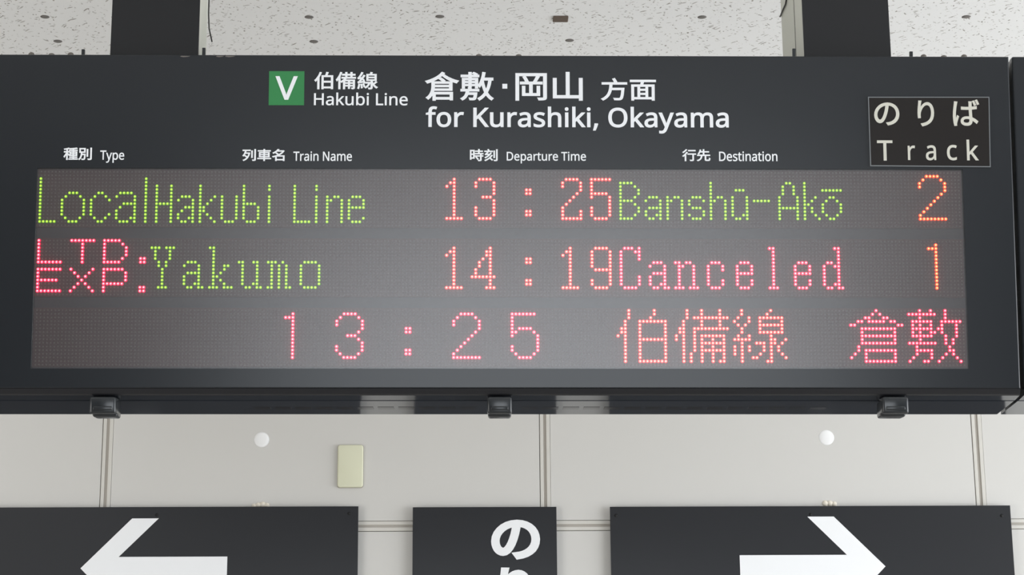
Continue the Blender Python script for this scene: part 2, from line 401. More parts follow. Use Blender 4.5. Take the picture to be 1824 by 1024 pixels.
GLYPHS = {
'伯備線': '572,825 549,736 519,645 359,645 359,-76 431,-76 431,-30 788,-30 788,-71 865,-71 865,645 595,645 627,725 657,809;431,276 788,276 788,42 431,42;431,348 431,575 788,575 788,348;272,821 238,721 196,626 147,538 93,460 32,392 58,360 78,327 124,379 168,436 168,-80 241,-80 241,559 279,637 313,719 342,804;1209,824 1179,733 1144,646 1103,564 1059,489 1012,424 1034,385 1051,348 1091,403 1129,464 1129,-76 1201,-76 1201,604 1242,703 1276,804;1676,820 1676,724 1513,724 1513,820 1442,820 1442,724 1293,724 1293,655 1442,655 1442,561 1266,561 1266,492 1408,492 1351,430 1285,375 1214,330 1238,301 1258,271 1301,299 1344,331 1344,-76 1415,-76 1415,73 1571,73 1571,-55 1637,-55 1637,73 1792,73 1792,-3 1790,-12 1780,-15 1713,-15 1725,-44 1734,-74 1775,-73 1809,-71 1834,-64 1851,-51 1859,-31 1862,-3 1862,415 1430,415 1461,453 1488,492 1906,492 1906,561 1748,561 1748,655 1881,655 1881,724 1748,724 1748,820;1513,561 1513,655 1676,655 1676,561;1571,215 1571,129 1415,129 1415,215;1637,215 1792,215 1792,129 1637,129;1571,272 1415,272 1415,353 1571,353;1637,272 1637,353 1792,353 1792,272;2474,520 2781,520 2781,432 2474,432;2474,661 2781,661 2781,575 2474,575;2139,185 2154,76 2161,-26 2219,-16 2210,86 2194,194;2043,193 2032,110 2016,30 1995,-39 2025,-49 2053,-61 2082,52 2103,182;2230,204 2257,120 2276,42 2330,60 2310,137 2281,219;2828,338 2777,282 2718,225 2691,281 2671,340 2671,374 2852,374 2852,720 2629,720 2671,807 2589,825 2575,773 2556,720 2405,720 2405,374 2601,374 2601,3 2600,-6 2595,-10 2584,-12 2484,-12 2498,-45 2506,-79 2562,-79 2606,-76 2637,-68 2658,-53 2668,-30 2671,3 2671,188 2700,133 2734,82 2772,36 2813,-3 2858,-35 2880,-5 2906,23 2846,62 2792,114 2745,176 2814,232 2883,294;2369,292 2369,230 2497,230 2472,175 2439,125 2402,82 2360,47 2316,20 2338,-5 2358,-31 2416,8 2469,59 2515,121 2552,195 2579,279 2536,294 2525,292;2025,235 2081,251 2269,281 2279,225 2339,242 2318,341 2283,451 2226,437 2256,339 2115,321 2193,418 2266,526 2333,639 2270,676 2235,609 2196,545 2095,536 2148,617 2197,705 2242,797 2174,825 2129,720 2082,631 2048,578 2030,552 2012,533 1995,525 2019,457 2054,466 2155,480 2106,412 2074,371 2046,339 2023,316 2001,305',
'倉敷': '275,350 701,350 701,284 270,284;275,400 275,462 701,462 701,400;408,608 468,561 516,513 202,513 202,377 200,326 195,271 184,214 165,157 137,101 98,47 47,-3 76,-26 102,-54 160,4 204,68 235,136 235,-88 300,-88 300,-53 719,-53 719,-77 786,-77 786,173 247,173 262,234 772,234 772,513 523,513 572,550 521,597 459,643;300,5 300,115 719,115 719,5;489,826 423,750 339,681 242,622 137,572 27,533 55,502 76,469 169,504 258,548 343,599 421,656 490,720 558,658 635,601 720,550 809,508 898,476 921,511 950,544 856,572 763,611 675,658 596,710 532,767 555,795;1062,630 1062,307 1123,307 1123,387 1244,387 1244,338 1313,338 1313,387 1431,387 1431,310 1496,310 1496,629 1452,629 1313,630 1313,678 1528,678 1528,734 1455,734 1485,770 1438,798 1382,825 1347,790 1396,763 1441,734 1313,734 1313,822 1244,822 1244,734 1027,734 1027,678 1244,678 1244,630;1244,581 1244,531 1123,531 1123,581;1313,581 1431,581 1431,531 1313,531;1244,486 1244,432 1123,432 1123,486;1313,486 1431,486 1431,432 1313,432;1229,319 1253,271 1021,271 1021,214 1173,214 1161,154 1143,98 1115,49 1075,6 1021,-29 1046,-53 1065,-79 1110,-52 1147,-19 1177,17 1200,58 1219,102 1396,102 1390,44 1382,9 1374,-9 1362,-15 1344,-17 1310,-16 1256,-12 1268,-42 1275,-72 1333,-73 1375,-73 1397,-70 1415,-63 1430,-51 1447,-20 1459,38 1470,132 1472,160 1234,160 1243,214 1528,214 1528,271 1325,271 1309,304 1290,336;1653,571 1807,571 1789,453 1764,345 1730,249 1698,348 1672,455 1652,568;1636,825 1621,727 1601,633 1576,545 1545,466 1507,398 1532,369 1553,340 1583,392 1611,449 1633,349 1660,256 1692,171 1641,96 1578,31 1503,-23 1525,-53 1544,-83 1615,-30 1676,31 1727,100 1773,30 1825,-30 1885,-78 1907,-48 1932,-22 1868,28 1814,92 1767,169 1815,286 1851,420 1876,571 1923,571 1923,639 1671,639 1689,725 1704,813',
'dot': '490,476 457,471 429,457 406,434 392,406 386,373 392,340 406,311 429,289 457,274 490,269 523,274 552,289 574,311 589,340 594,373 589,406 574,434 552,457 523,471',
'岡山': '276,662 318,582 349,508 412,532 380,604 338,682;87,772 87,-78 159,-78 159,702 826,702 826,17 824,4 817,-3 804,-6 755,-7 674,-6 688,-37 698,-69 770,-68 822,-65 859,-57 882,-43 895,-19 899,16 899,772;261,367 261,73 719,73 719,367 653,367 653,136 521,136 521,440 786,440 786,502 618,502 664,582 709,667 636,685 596,593 547,502 206,502 206,440 453,440 453,136 325,136 325,367;1086,620 1086,-2 1780,-2 1780,-75 1856,-75 1856,621 1780,621 1780,73 1508,73 1508,813 1431,813 1431,73 1162,73 1162,620',
'方面': '431,802 470,725 498,654 67,654 67,582 334,582 328,484 316,386 295,289 261,197 211,113 140,39 45,-23 75,-50 99,-80 172,-35 233,18 282,76 321,140 351,208 374,280 390,354 741,354 724,172 703,63 677,12 657,2 630,0 564,1 465,7 483,-28 491,-65 585,-69 656,-68 690,-63 717,-52 741,-33 762,-1 779,52 794,132 807,243 819,390 822,425 402,425 415,582 918,582 918,654 504,654 574,684 543,754 502,829;1362,327 1570,327 1570,217 1362,217;1362,387 1362,496 1570,496 1570,387;1362,157 1570,157 1570,42 1362,42;1037,759 1037,688 1416,688 1403,625 1388,565 1082,565 1082,-78 1153,-78 1153,-26 1784,-26 1784,-78 1859,-78 1859,565 1464,565 1502,688 1907,688 1907,759;1153,42 1153,496 1294,496 1294,42;1784,42 1637,42 1637,496 1784,496',
'種別': '425,525 425,210 628,210 628,139 414,139 414,80 628,80 628,3 358,3 358,-58 946,-58 946,3 699,3 699,80 913,80 913,139 699,139 699,210 908,210 908,525 699,525 699,590 927,590 927,651 699,651 699,724 821,737 925,756 880,812 743,790 574,774 401,764 412,736 419,707 628,718 628,651 383,651 383,590 628,590 628,525;490,343 628,343 628,265 490,265;699,343 840,343 840,265 699,265;490,470 628,470 628,392 490,392;699,470 840,470 840,392 699,392;354,810 265,778 156,751 42,729 55,701 64,674 135,684 208,698 208,547 48,547 48,478 198,478 151,363 91,255 27,169 48,136 66,101 116,173 164,261 208,358 208,-76 280,-76 280,346 331,280 370,225 414,282 350,349 280,418 280,478 403,478 403,547 280,547 280,715 347,732 405,753;1562,706 1562,162 1633,162 1633,706;1802,805 1802,20 1799,5 1791,-3 1776,-6 1626,-5 1642,-43 1654,-79 1733,-79 1791,-75 1831,-66 1856,-49 1871,-22 1875,20 1875,805;1141,713 1391,713 1391,524 1141,524;1074,778 1074,457 1181,457 1176,379 1167,301 1153,224 1132,150 1102,82 1063,21 1013,-30 1041,-53 1065,-80 1120,-23 1163,44 1196,119 1219,200 1235,285 1398,285 1387,128 1375,37 1361,-3 1347,-12 1326,-14 1283,-13 1215,-9 1229,-41 1235,-75 1304,-76 1356,-75 1382,-70 1402,-61 1420,-46 1441,8 1456,123 1468,321 1469,351 1244,351 1253,457 1462,457 1462,778',
'列車名': '629,710 629,161 702,161 702,710;831,819 831,17 829,5 822,-2 810,-4 689,-3 704,-39 714,-75 780,-74 830,-70 865,-62 888,-46 902,-21 906,18 906,819;177,296 256,238 326,177 284,124 238,78 188,38 134,5 77,-22 102,-51 122,-83 207,-37 285,22 354,94 414,182 464,285 503,404 530,541 485,555 473,552 252,552 274,625 293,700 560,700 560,771 60,771 60,700 220,700 197,612 168,528 135,450 96,380 52,320 82,296 109,271 153,333 192,405 227,484 450,484 428,396 400,315 366,242 296,297 220,350;1135,594 1135,212 1430,212 1430,132 1032,132 1032,65 1430,65 1430,-81 1506,-81 1506,65 1913,65 1913,132 1506,132 1506,212 1810,212 1810,594 1506,594 1506,667 1879,667 1879,734 1506,734 1506,823 1430,823 1430,734 1062,734 1062,667 1430,667 1430,594;1206,375 1430,375 1430,274 1206,274;1506,375 1736,375 1736,274 1506,274;1206,532 1430,532 1430,432 1206,432;1506,532 1736,532 1736,432 1506,432;2219,519 2297,460 2370,398 2252,343 2129,299 2007,268 2029,235 2045,200 2126,221 2208,248 2208,-77 2281,-77 2281,-26 2719,-26 2719,-77 2793,-77 2793,333 2403,333 2498,390 2586,455 2665,528 2733,609 2788,699 2739,729 2726,725 2379,725 2413,767 2443,810 2359,826 2318,769 2264,710 2198,652 2119,597 2028,548 2057,521 2080,491 2168,542 2246,598 2315,658 2679,658 2613,576 2531,502 2438,436 2359,500 2275,561;2719,41 2281,41 2281,266 2719,266',
'時刻': '436,205 486,148 530,87 561,32 624,71 591,125 546,184 495,239;619,825 619,707 413,707 413,641 619,641 619,517 372,517 372,450 748,450 748,339 376,339 376,274 748,274 748,10 746,-1 740,-7 727,-9 596,-8 611,-43 621,-77 690,-77 743,-73 780,-65 804,-50 817,-27 821,9 821,274 935,274 935,339 821,339 821,450 945,450 945,517 691,517 691,641 904,641 904,707 691,707 691,825;285,408 285,181 143,181 143,408;285,475 143,475 143,692 285,692;75,760 75,34 143,34 143,115 355,115 355,760;1815,812 1815,17 1812,4 1805,-3 1791,-6 1741,-7 1658,-5 1673,-41 1682,-75 1756,-75 1809,-71 1845,-63 1870,-47 1883,-22 1887,17 1887,812;1639,711 1639,164 1709,164 1709,711;1431,567 1404,518 1373,471 1173,463 1245,544 1312,634 1569,634 1569,702 1366,702 1340,764 1301,828 1233,810 1264,756 1286,702 1033,702 1033,634 1226,634 1163,546 1118,494 1097,475 1079,461 1061,454 1074,418 1084,385 1138,395 1321,408 1238,327 1145,258 1045,202 1070,173 1091,143 1188,202 1280,272 1363,354 1437,445 1498,545;1496,380 1429,280 1347,190 1253,110 1149,41 1038,-15 1063,-46 1085,-76 1186,-21 1283,45 1374,120 1458,39 1525,-34 1579,15 1508,87 1421,166 1473,225 1521,287 1563,354',
'行先': '426,765 426,694 909,694 909,765;262,825 199,749 119,674 34,610 57,581 77,551 168,623 257,708 332,795;383,494 383,424 714,424 714,17 711,4 703,-2 688,-5 631,-5 534,-3 550,-40 559,-75 642,-76 703,-73 744,-65 770,-48 784,-22 788,16 788,424 936,424 936,494;301,614 256,547 204,481 146,420 86,364 25,316 76,254 132,302 188,357 188,-81 261,-81 261,437 319,512 371,588;1433,824 1433,671 1260,671 1296,785 1222,801 1204,737 1181,669 1152,602 1119,539 1080,484 1113,469 1144,450 1176,495 1205,545 1231,600 1433,600 1433,402 1040,402 1040,330 1296,330 1287,263 1272,201 1249,144 1215,93 1168,48 1106,10 1026,-22 1053,-51 1074,-83 1159,-46 1227,-1 1279,52 1317,111 1343,178 1361,251 1373,330 1560,330 1560,42 1563,0 1573,-30 1593,-49 1624,-60 1670,-63 1808,-63 1849,-58 1878,-40 1897,-6 1909,48 1916,125 1880,137 1848,155 1845,91 1841,48 1833,23 1820,11 1802,8 1677,8 1649,10 1636,20 1633,42 1633,330 1902,330 1902,402 1508,402 1508,600 1831,600 1831,671 1508,671 1508,824',
'の': '467,629 453,539 435,449 412,365 382,277 351,212 321,167 292,141 264,133 236,140 209,161 186,196 169,246 163,312 170,370 190,429 223,485 268,536 324,579 391,611;548,631 615,619 673,594 721,560 759,516 787,465 804,408 810,346 803,278 782,219 751,169 712,128 665,95 614,71 561,55 476,42 523,-30 616,-11 697,21 765,65 819,119 858,184 882,259 890,343 881,426 856,502 815,569 759,625 689,667 608,694 515,704 416,693 325,662 246,614 180,551 129,477 97,394 86,305 91,239 106,182 127,134 155,95 188,67 224,49 261,43 314,55 363,92 409,154 451,239 489,348 514,442 533,537',
'り': '332,774 246,776 238,692 225,595 213,481 208,375 211,288 219,220 294,225 290,290 292,346 303,404 325,463 356,521 395,573 439,615 488,643 540,653 581,646 616,627 645,597 667,556 683,507 693,450 696,386 686,290 658,212 614,149 555,101 485,65 405,39 317,22 363,-49 462,-25 551,9 628,55 690,115 737,189 766,280 776,387 771,471 755,544 730,606 696,656 654,693 606,716 553,724 501,716 453,697 408,667 369,631 335,589 307,545 286,501 296,586 313,686',
'ば': '226,738 140,746 134,675 117,565 98,417 89,264 95,140 108,35 126,-47 195,-42 192,-8 196,36 227,137 267,253 226,284 171,140 163,209 161,277 169,408 188,554 210,673;795,776 747,762 776,694 803,623 853,640 825,710;893,807 845,791 876,725 903,654 953,672 925,740;639,171 640,137 637,101 626,71 607,49 576,35 533,30 494,34 461,43 435,58 419,80 414,107 420,134 437,156 463,172 497,183 538,186 590,182;711,745 623,745 626,684 626,563 533,561 450,563 368,569 368,495 451,491 532,489 626,491 631,363 636,238 592,245 545,247 475,240 419,219 378,187 353,147 344,100 353,51 378,12 419,-18 476,-36 547,-42 598,-38 639,-25 669,-5 692,21 706,51 714,83 717,118 717,137 766,105 816,67 865,24 907,89 852,136 788,179 714,216 707,349 702,495 789,503 872,514 872,589 790,576 702,567 704,685',
'V': '601,716 346,0 256,0 0,716 94,716 256,257 275,200 289,149 301,100 312,149 327,201 346,259 506,716',
'Hakubi Line': '645,0 554,0 554,334 187,334 187,0 97,0 97,716 187,716 187,413 554,413 554,716 645,716;1031,546 1091,542 1140,527 1177,503 1203,469 1219,423 1224,366 1224,0 1160,0 1143,76 1139,76 1115,49 1091,28 1065,11 1035,-1 1000,-8 958,-10 913,-6 872,7 848,20 827,38 811,60 799,85 791,115 789,149 796,199 817,240 852,273 902,298 967,314 1047,321 1138,324 1138,356 1135,396 1125,427 1109,449 1087,464 1059,472 1026,475 985,472 946,463 875,434 848,500 886,518 931,533 980,543;1058,260 998,254 951,244 919,228 897,206 884,180 880,148 883,121 892,99 908,82 928,71 951,63 978,61 1021,65 1059,78 1092,99 1117,128 1132,167 1137,215 1137,263;1478,364 1476,322 1474,277 1478,277 1496,300 1520,330 1542,356 1713,537 1816,537 1599,308 1831,0 1725,0 1539,251 1478,197 1478,0 1390,0 1390,762 1478,762;2375,537 2375,0 2303,0 2289,71 2285,71 2266,46 2241,25 2213,9 2182,-2 2149,-8 2115,-10 2075,-8 2039,-1 2007,11 1981,27 1959,48 1942,74 1929,106 1922,143 1920,185 1920,537 2009,537 2009,191 2012,152 2022,120 2038,95 2061,77 2091,67 2128,63 2165,66 2197,73 2223,86 2244,103 2260,125 2272,152 2283,200 2286,258 2286,537;2633,576 2632,513 2628,466 2633,466 2661,497 2696,523 2726,536 2760,544 2800,546 2838,544 2874,535 2906,521 2935,502 2961,477 2982,446 2999,410 3012,368 3019,321 3021,269 3018,211 3009,159 2994,114 2973,76 2947,45 2916,21 2881,4 2842,-7 2800,-10 2760,-7 2726,0 2696,13 2661,38 2633,68 2626,68 2608,0 2545,0 2545,762 2633,762;2785,473 2749,471 2719,464 2694,452 2675,435 2659,413 2647,385 2637,335 2633,272 2633,268 2637,207 2648,156 2666,116 2694,87 2734,69 2787,63 2831,69 2867,87 2894,116 2914,157 2926,208 2930,270 2926,332 2914,382 2894,422 2866,450 2830,467;3250,537 3250,0 3162,0 3162,537;3207,739 3226,735 3242,725 3254,708 3258,683 3254,658 3242,641 3226,630 3207,627 3186,630 3170,641 3158,658 3155,683 3158,708 3170,725 3186,735;3693,0 3693,716 3783,716 3783,80 4096,80 4096,0;4294,537 4294,0 4206,0 4206,537;4251,739 4270,735 4287,725 4298,708 4302,683 4298,658 4287,641 4270,630 4251,627 4231,630 4214,641 4203,658 4199,683 4203,708 4214,725 4231,735;4723,547 4782,542 4831,527 4869,501 4896,463 4912,413 4918,350 4918,0 4831,0 4831,344 4827,384 4818,416 4802,441 4778,459 4748,470 4710,473 4657,468 4616,451 4587,423 4568,385 4557,337 4553,279 4553,0 4465,0 4465,537 4536,537 4549,464 4554,464 4574,490 4599,511 4626,527 4657,538 4690,545;5292,547 5336,544 5375,534 5410,517 5441,494 5466,466 5487,433 5501,394 5510,351 5513,305 5513,252 5145,252 5151,196 5167,149 5192,113 5226,86 5267,70 5317,65 5365,68 5407,75 5448,86 5489,102 5489,25 5448,9 5408,-2 5364,-8 5313,-10 5264,-7 5219,4 5178,21 5142,45 5111,76 5087,114 5069,158 5058,208 5054,265 5057,321 5067,371 5084,416 5106,455 5134,487 5167,513 5205,532 5246,544;5291,475 5252,471 5218,457 5191,435 5170,404 5155,366 5147,322 5421,322 5418,365 5407,402 5389,432 5364,456 5343,466 5319,473',
'for Kurashiki, Okayama': '333,469 197,469 197,0 109,0 109,469 15,469 15,510 109,540 109,571 112,615 118,652 130,684 146,710 165,731 189,747 217,758 249,765 284,767 314,765 342,761 388,749 365,680 328,690 285,695 258,691 236,682 219,665 207,642 200,611 197,572 197,537 333,537;897,270 893,206 880,151 858,103 829,63 793,31 750,9 701,-5 647,-10 595,-5 548,9 506,31 470,63 441,103 419,151 405,206 400,270 403,326 413,376 430,421 453,458 482,490 516,515 556,533 600,544 650,547 696,544 739,533 778,515 813,490 842,458 866,421 883,376 894,326;491,270 495,211 508,160 521,131 538,107 559,88 585,74 615,66 649,63 683,66 712,74 738,88 759,107 776,131 789,160 802,211 806,270 802,329 789,379 776,407 758,430 737,449 712,462 682,470 648,473 598,467 558,449 528,419 508,378 495,329;1287,547 1320,546 1350,541 1339,460 1311,465 1281,467 1251,464 1222,454 1195,438 1172,418 1152,392 1137,361 1128,326 1125,287 1125,0 1036,0 1036,537 1109,537 1119,439 1123,439 1141,468 1164,494 1190,516 1219,533 1252,544;2246,0 2140,0 1887,342 1813,278 1813,0 1723,0 1723,716 1813,716 1813,363 1874,431 1937,499 2130,716 2235,716 1952,404;2781,537 2781,0 2709,0 2695,71 2691,71 2672,46 2647,25 2619,9 2588,-2 2555,-8 2521,-10 2481,-8 2445,-1 2413,11 2387,27 2365,48 2348,74 2335,106 2328,143 2326,185 2326,537 2415,537 2415,191 2418,152 2428,120 2444,95 2467,77 2497,67 2534,63 2571,66 2603,73 2629,86 2650,103 2666,125 2678,152 2689,200 2692,258 2692,537;3202,547 3234,546 3265,541 3254,460 3225,465 3196,467 3165,464 3137,454 3110,438 3086,418 3067,392 3052,361 3042,326 3039,287 3039,0 2951,0 2951,537 3023,537 3033,439 3037,439 3056,468 3078,494 3104,516 3134,533 3166,544;3569,546 3628,542 3677,527 3714,503 3740,469 3756,423 3761,366 3761,0 3697,0 3680,76 3676,76 3652,49 3628,28 3602,11 3572,-1 3537,-8 3495,-10 3450,-6 3409,7 3385,20 3365,38 3348,60 3336,85 3328,115 3326,149 3333,199 3354,240 3389,273 3439,298 3504,314 3584,321 3675,324 3675,356 3672,396 3662,427 3646,449 3624,464 3596,472 3564,475 3522,472 3483,463 3412,434 3385,500 3423,518 3468,533 3517,543;3595,260 3535,254 3488,244 3456,228 3434,206 3421,180 3417,148 3420,121 3429,99 3445,82 3465,71 3488,63 3515,61 3558,65 3596,78 3629,99 3654,128 3669,167 3674,215 3674,263;4277,148 4274,115 4266,86 4251,61 4231,40 4207,22 4177,8 4124,-6 4063,-10 4011,-8 3966,-1 3928,10 3894,24 3894,104 3930,89 3972,75 4018,65 4065,61 4105,64 4138,71 4162,83 4179,99 4189,118 4192,140 4189,159 4181,176 4166,192 4141,209 4107,225 4060,245 4011,265 3971,285 3938,307 3913,333 3902,353 3896,377 3893,405 3900,447 3918,482 3949,510 3990,531 4039,543 4095,547 4142,545 4187,538 4228,526 4266,511 4236,441 4165,465 4127,473 4089,475 4041,471 4006,458 3990,445 3981,429 3978,410 3981,390 3991,372 4008,357 4034,342 4116,308 4163,288 4203,269 4235,246 4258,220 4273,188;4496,538 4494,499 4491,463 4497,463 4516,489 4540,509 4567,525 4598,537 4631,544 4664,546 4705,544 4741,537 4773,526 4800,510 4822,488 4839,462 4851,430 4858,393 4861,350 4861,0 4773,0 4773,344 4770,384 4761,416 4744,441 4721,459 4691,470 4653,473 4616,471 4585,463 4559,451 4538,433 4522,411 4510,384 4499,336 4496,278 4496,0 4408,0 4408,762 4496,762;5115,537 5115,0 5027,0 5027,537;5072,739 5091,735 5108,725 5119,708 5123,683 5119,658 5108,641 5091,630 5072,627 5052,630 5035,641 5024,658 5020,683 5024,708 5035,725 5052,735;5373,364 5371,322 5369,277 5373,277 5391,300 5415,330 5437,356 5608,537 5712,537 5494,308 5727,0 5620,0 5434,251 5373,197 5373,0 5286,0 5286,762 5373,762;5909,537 5909,0 5821,0 5821,537;5866,739 5885,735 5902,725 5913,708 5917,683 5913,658 5902,641 5885,630 5866,627 5846,630 5829,641 5818,658 5814,683 5818,708 5829,725 5846,735;6187,105 6164,29 6133,-53 6101,-129 6035,-129 6055,-48 6073,39 6086,116 6180,116;7245,359 7243,305 7236,255 7224,208 7208,165 7187,126 7162,91 7132,61 7097,36 7058,16 7015,2 6968,-7 6916,-10 6862,-7 6813,2 6769,17 6730,37 6696,62 6666,92 6641,126 6621,165 6605,209 6590,280 6585,360 6589,430 6601,494 6621,552 6649,603 6686,646 6731,681 6784,706 6846,722 6917,727 6984,722 7044,706 7097,681 7142,647 7179,604 7208,553 7229,495 7241,430;6680,359 6683,302 6691,250 6705,203 6725,163 6751,130 6783,103 6821,84 6865,72 6916,68 6966,72 7011,84 7048,103 7080,130 7105,163 7125,203 7139,250 7147,302 7150,359 7144,443 7125,513 7094,571 7069,598 7039,620 7003,635 6963,644 6917,648 6866,644 6821,632 6783,613 6751,587 6725,553 6705,514 6691,468 6683,416;7479,364 7477,322 7475,277 7479,277 7497,300 7522,330 7543,356 7715,537 7818,537 7600,308 7833,0 7727,0 7540,251 7479,197 7479,0 7392,0 7392,762 7479,762;8131,546 8190,542 8239,527 8276,503 8302,469 8318,423 8323,366 8323,0 8259,0 8242,76 8238,76 8214,49 8190,28 8164,11 8134,-1 8099,-8 8057,-10 8012,-6 7971,7 7947,20 7927,38 7910,60 7898,85 7890,115 7888,149 7895,199 7916,240 7951,273 8001,298 8066,314 8146,321 8237,324 8237,356 8234,396 8224,427 8208,449 8186,464 8158,472 8126,475 8084,472 8045,463 7974,434 7947,500 7985,518 8030,533 8079,543;8157,260 8097,254 8050,244 8018,228 7996,206 7983,180 7979,148 7982,121 7991,99 8007,82 8027,71 8050,63 8077,61 8120,65 8158,78 8191,99 8216,128 8231,167 8236,215 8236,263;8405,537 8499,537 8616,232 8634,179 8650,131 8661,85 8665,85 8684,151 8711,233 8820,537 8915,537 8684,-74 8663,-121 8639,-162 8611,-195 8577,-220 8551,-231 8521,-238 8488,-241 8446,-238 8415,-233 8415,-162 8442,-166 8474,-168 8503,-166 8528,-157 8549,-143 8567,-124 8581,-100 8594,-73 8622,-2;9204,546 9264,542 9312,527 9349,503 9376,469 9391,423 9397,366 9397,0 9332,0 9315,76 9311,76 9288,49 9264,28 9237,11 9208,-1 9173,-8 9131,-10 9085,-6 9044,7 9020,20 9000,38 8984,60 8971,85 8964,115 8962,149 8969,199 8990,240 9025,273 9074,298 9139,314 9219,321 9310,324 9310,356 9307,396 9297,427 9281,449 9259,464 9232,472 9199,475 9158,472 9119,463 9048,434 9021,500 9059,518 9104,533 9153,543;9230,260 9170,254 9124,244 9091,228 9070,206 9057,180 9053,148 9056,121 9065,99 9080,82 9100,71 9124,63 9151,61 9194,65 9232,78 9264,99 9289,128 9304,167 9309,215 9309,263;10152,547 10208,542 10253,527 10289,501 10314,463 10329,413 10334,350 10334,0 10247,0 10247,346 10244,384 10235,416 10220,441 10199,459 10171,470 10137,473 10090,468 10053,453 10026,428 10007,393 9996,350 9992,297 9992,0 9905,0 9905,346 9902,385 9893,416 9878,441 9857,459 9829,470 9795,473 9761,471 9733,463 9709,451 9691,433 9676,411 9665,385 9655,337 9651,279 9651,0 9563,0 9563,537 9634,537 9647,464 9652,464 9671,490 9694,511 9720,527 9748,538 9779,545 9811,547 9850,545 9884,538 9914,525 9940,508 9960,485 9975,457 9980,457 10000,485 10025,508 10054,525 10085,538 10118,545;10704,546 10763,542 10812,527 10849,503 10875,469 10891,423 10896,366 10896,0 10832,0 10815,76 10811,76 10788,49 10763,28 10737,11 10707,-1 10672,-8 10631,-10 10585,-6 10544,7 10520,20 10500,38 10483,60 10471,85 10464,115 10461,149 10468,199 10489,240 10524,273 10574,298 10639,314 10719,321 10810,324 10810,356 10807,396 10797,427 10781,449 10759,464 10731,472 10699,475 10658,472 10618,463 10547,434 10520,500 10559,518 10603,533 10653,543;10730,260 10670,254 10623,244 10591,228 10569,206 10557,180 10552,148 10555,121 10565,99 10580,82 10600,71 10624,63 10651,61 10693,65 10731,78 10764,99 10789,128 10804,167 10809,215 10809,263',
'Type': '324,0 234,0 234,637 10,637 10,716 546,716 546,637 324,637;558,537 653,537 769,232 787,179 803,131 814,85 818,85 837,151 864,233 973,537 1069,537 837,-74 816,-121 792,-162 764,-195 730,-220 704,-231 675,-238 642,-241 599,-238 568,-233 568,-162 595,-166 628,-168 656,-166 681,-157 702,-143 720,-124 735,-100 747,-73 775,-2;1409,547 1448,545 1483,536 1515,522 1543,503 1569,478 1591,448 1608,412 1620,370 1627,323 1630,270 1627,212 1618,161 1602,116 1582,77 1556,46 1525,22 1490,4 1451,-7 1408,-10 1370,-7 1335,1 1306,14 1281,30 1260,48 1242,68 1236,68 1240,25 1242,-20 1242,-241 1154,-241 1154,537 1226,537 1238,464 1242,464 1260,486 1281,506 1305,523 1335,536 1369,545;1393,473 1360,471 1331,464 1306,453 1286,437 1270,416 1258,391 1246,344 1242,287 1242,270 1245,209 1256,157 1268,129 1283,106 1304,87 1329,74 1359,66 1395,63 1426,66 1453,75 1476,90 1495,110 1511,135 1523,164 1535,214 1539,271 1535,328 1523,377 1503,418 1475,449 1439,467;1978,547 2022,544 2061,534 2097,517 2127,494 2152,466 2173,433 2187,394 2196,351 2199,305 2199,252 1831,252 1837,196 1853,149 1878,113 1912,86 1953,70 2003,65 2051,68 2094,75 2134,86 2175,102 2175,25 2134,9 2094,-2 2050,-8 1999,-10 1950,-7 1905,4 1864,21 1828,45 1797,76 1773,114 1755,158 1744,208 1740,265 1743,321 1753,371 1770,416 1792,455 1820,487 1853,513 1891,532 1932,544;1977,475 1938,471 1904,457 1877,435 1856,404 1841,366 1833,322 2107,322 2104,365 2093,402 2075,432 2050,456 2030,466 2005,473',
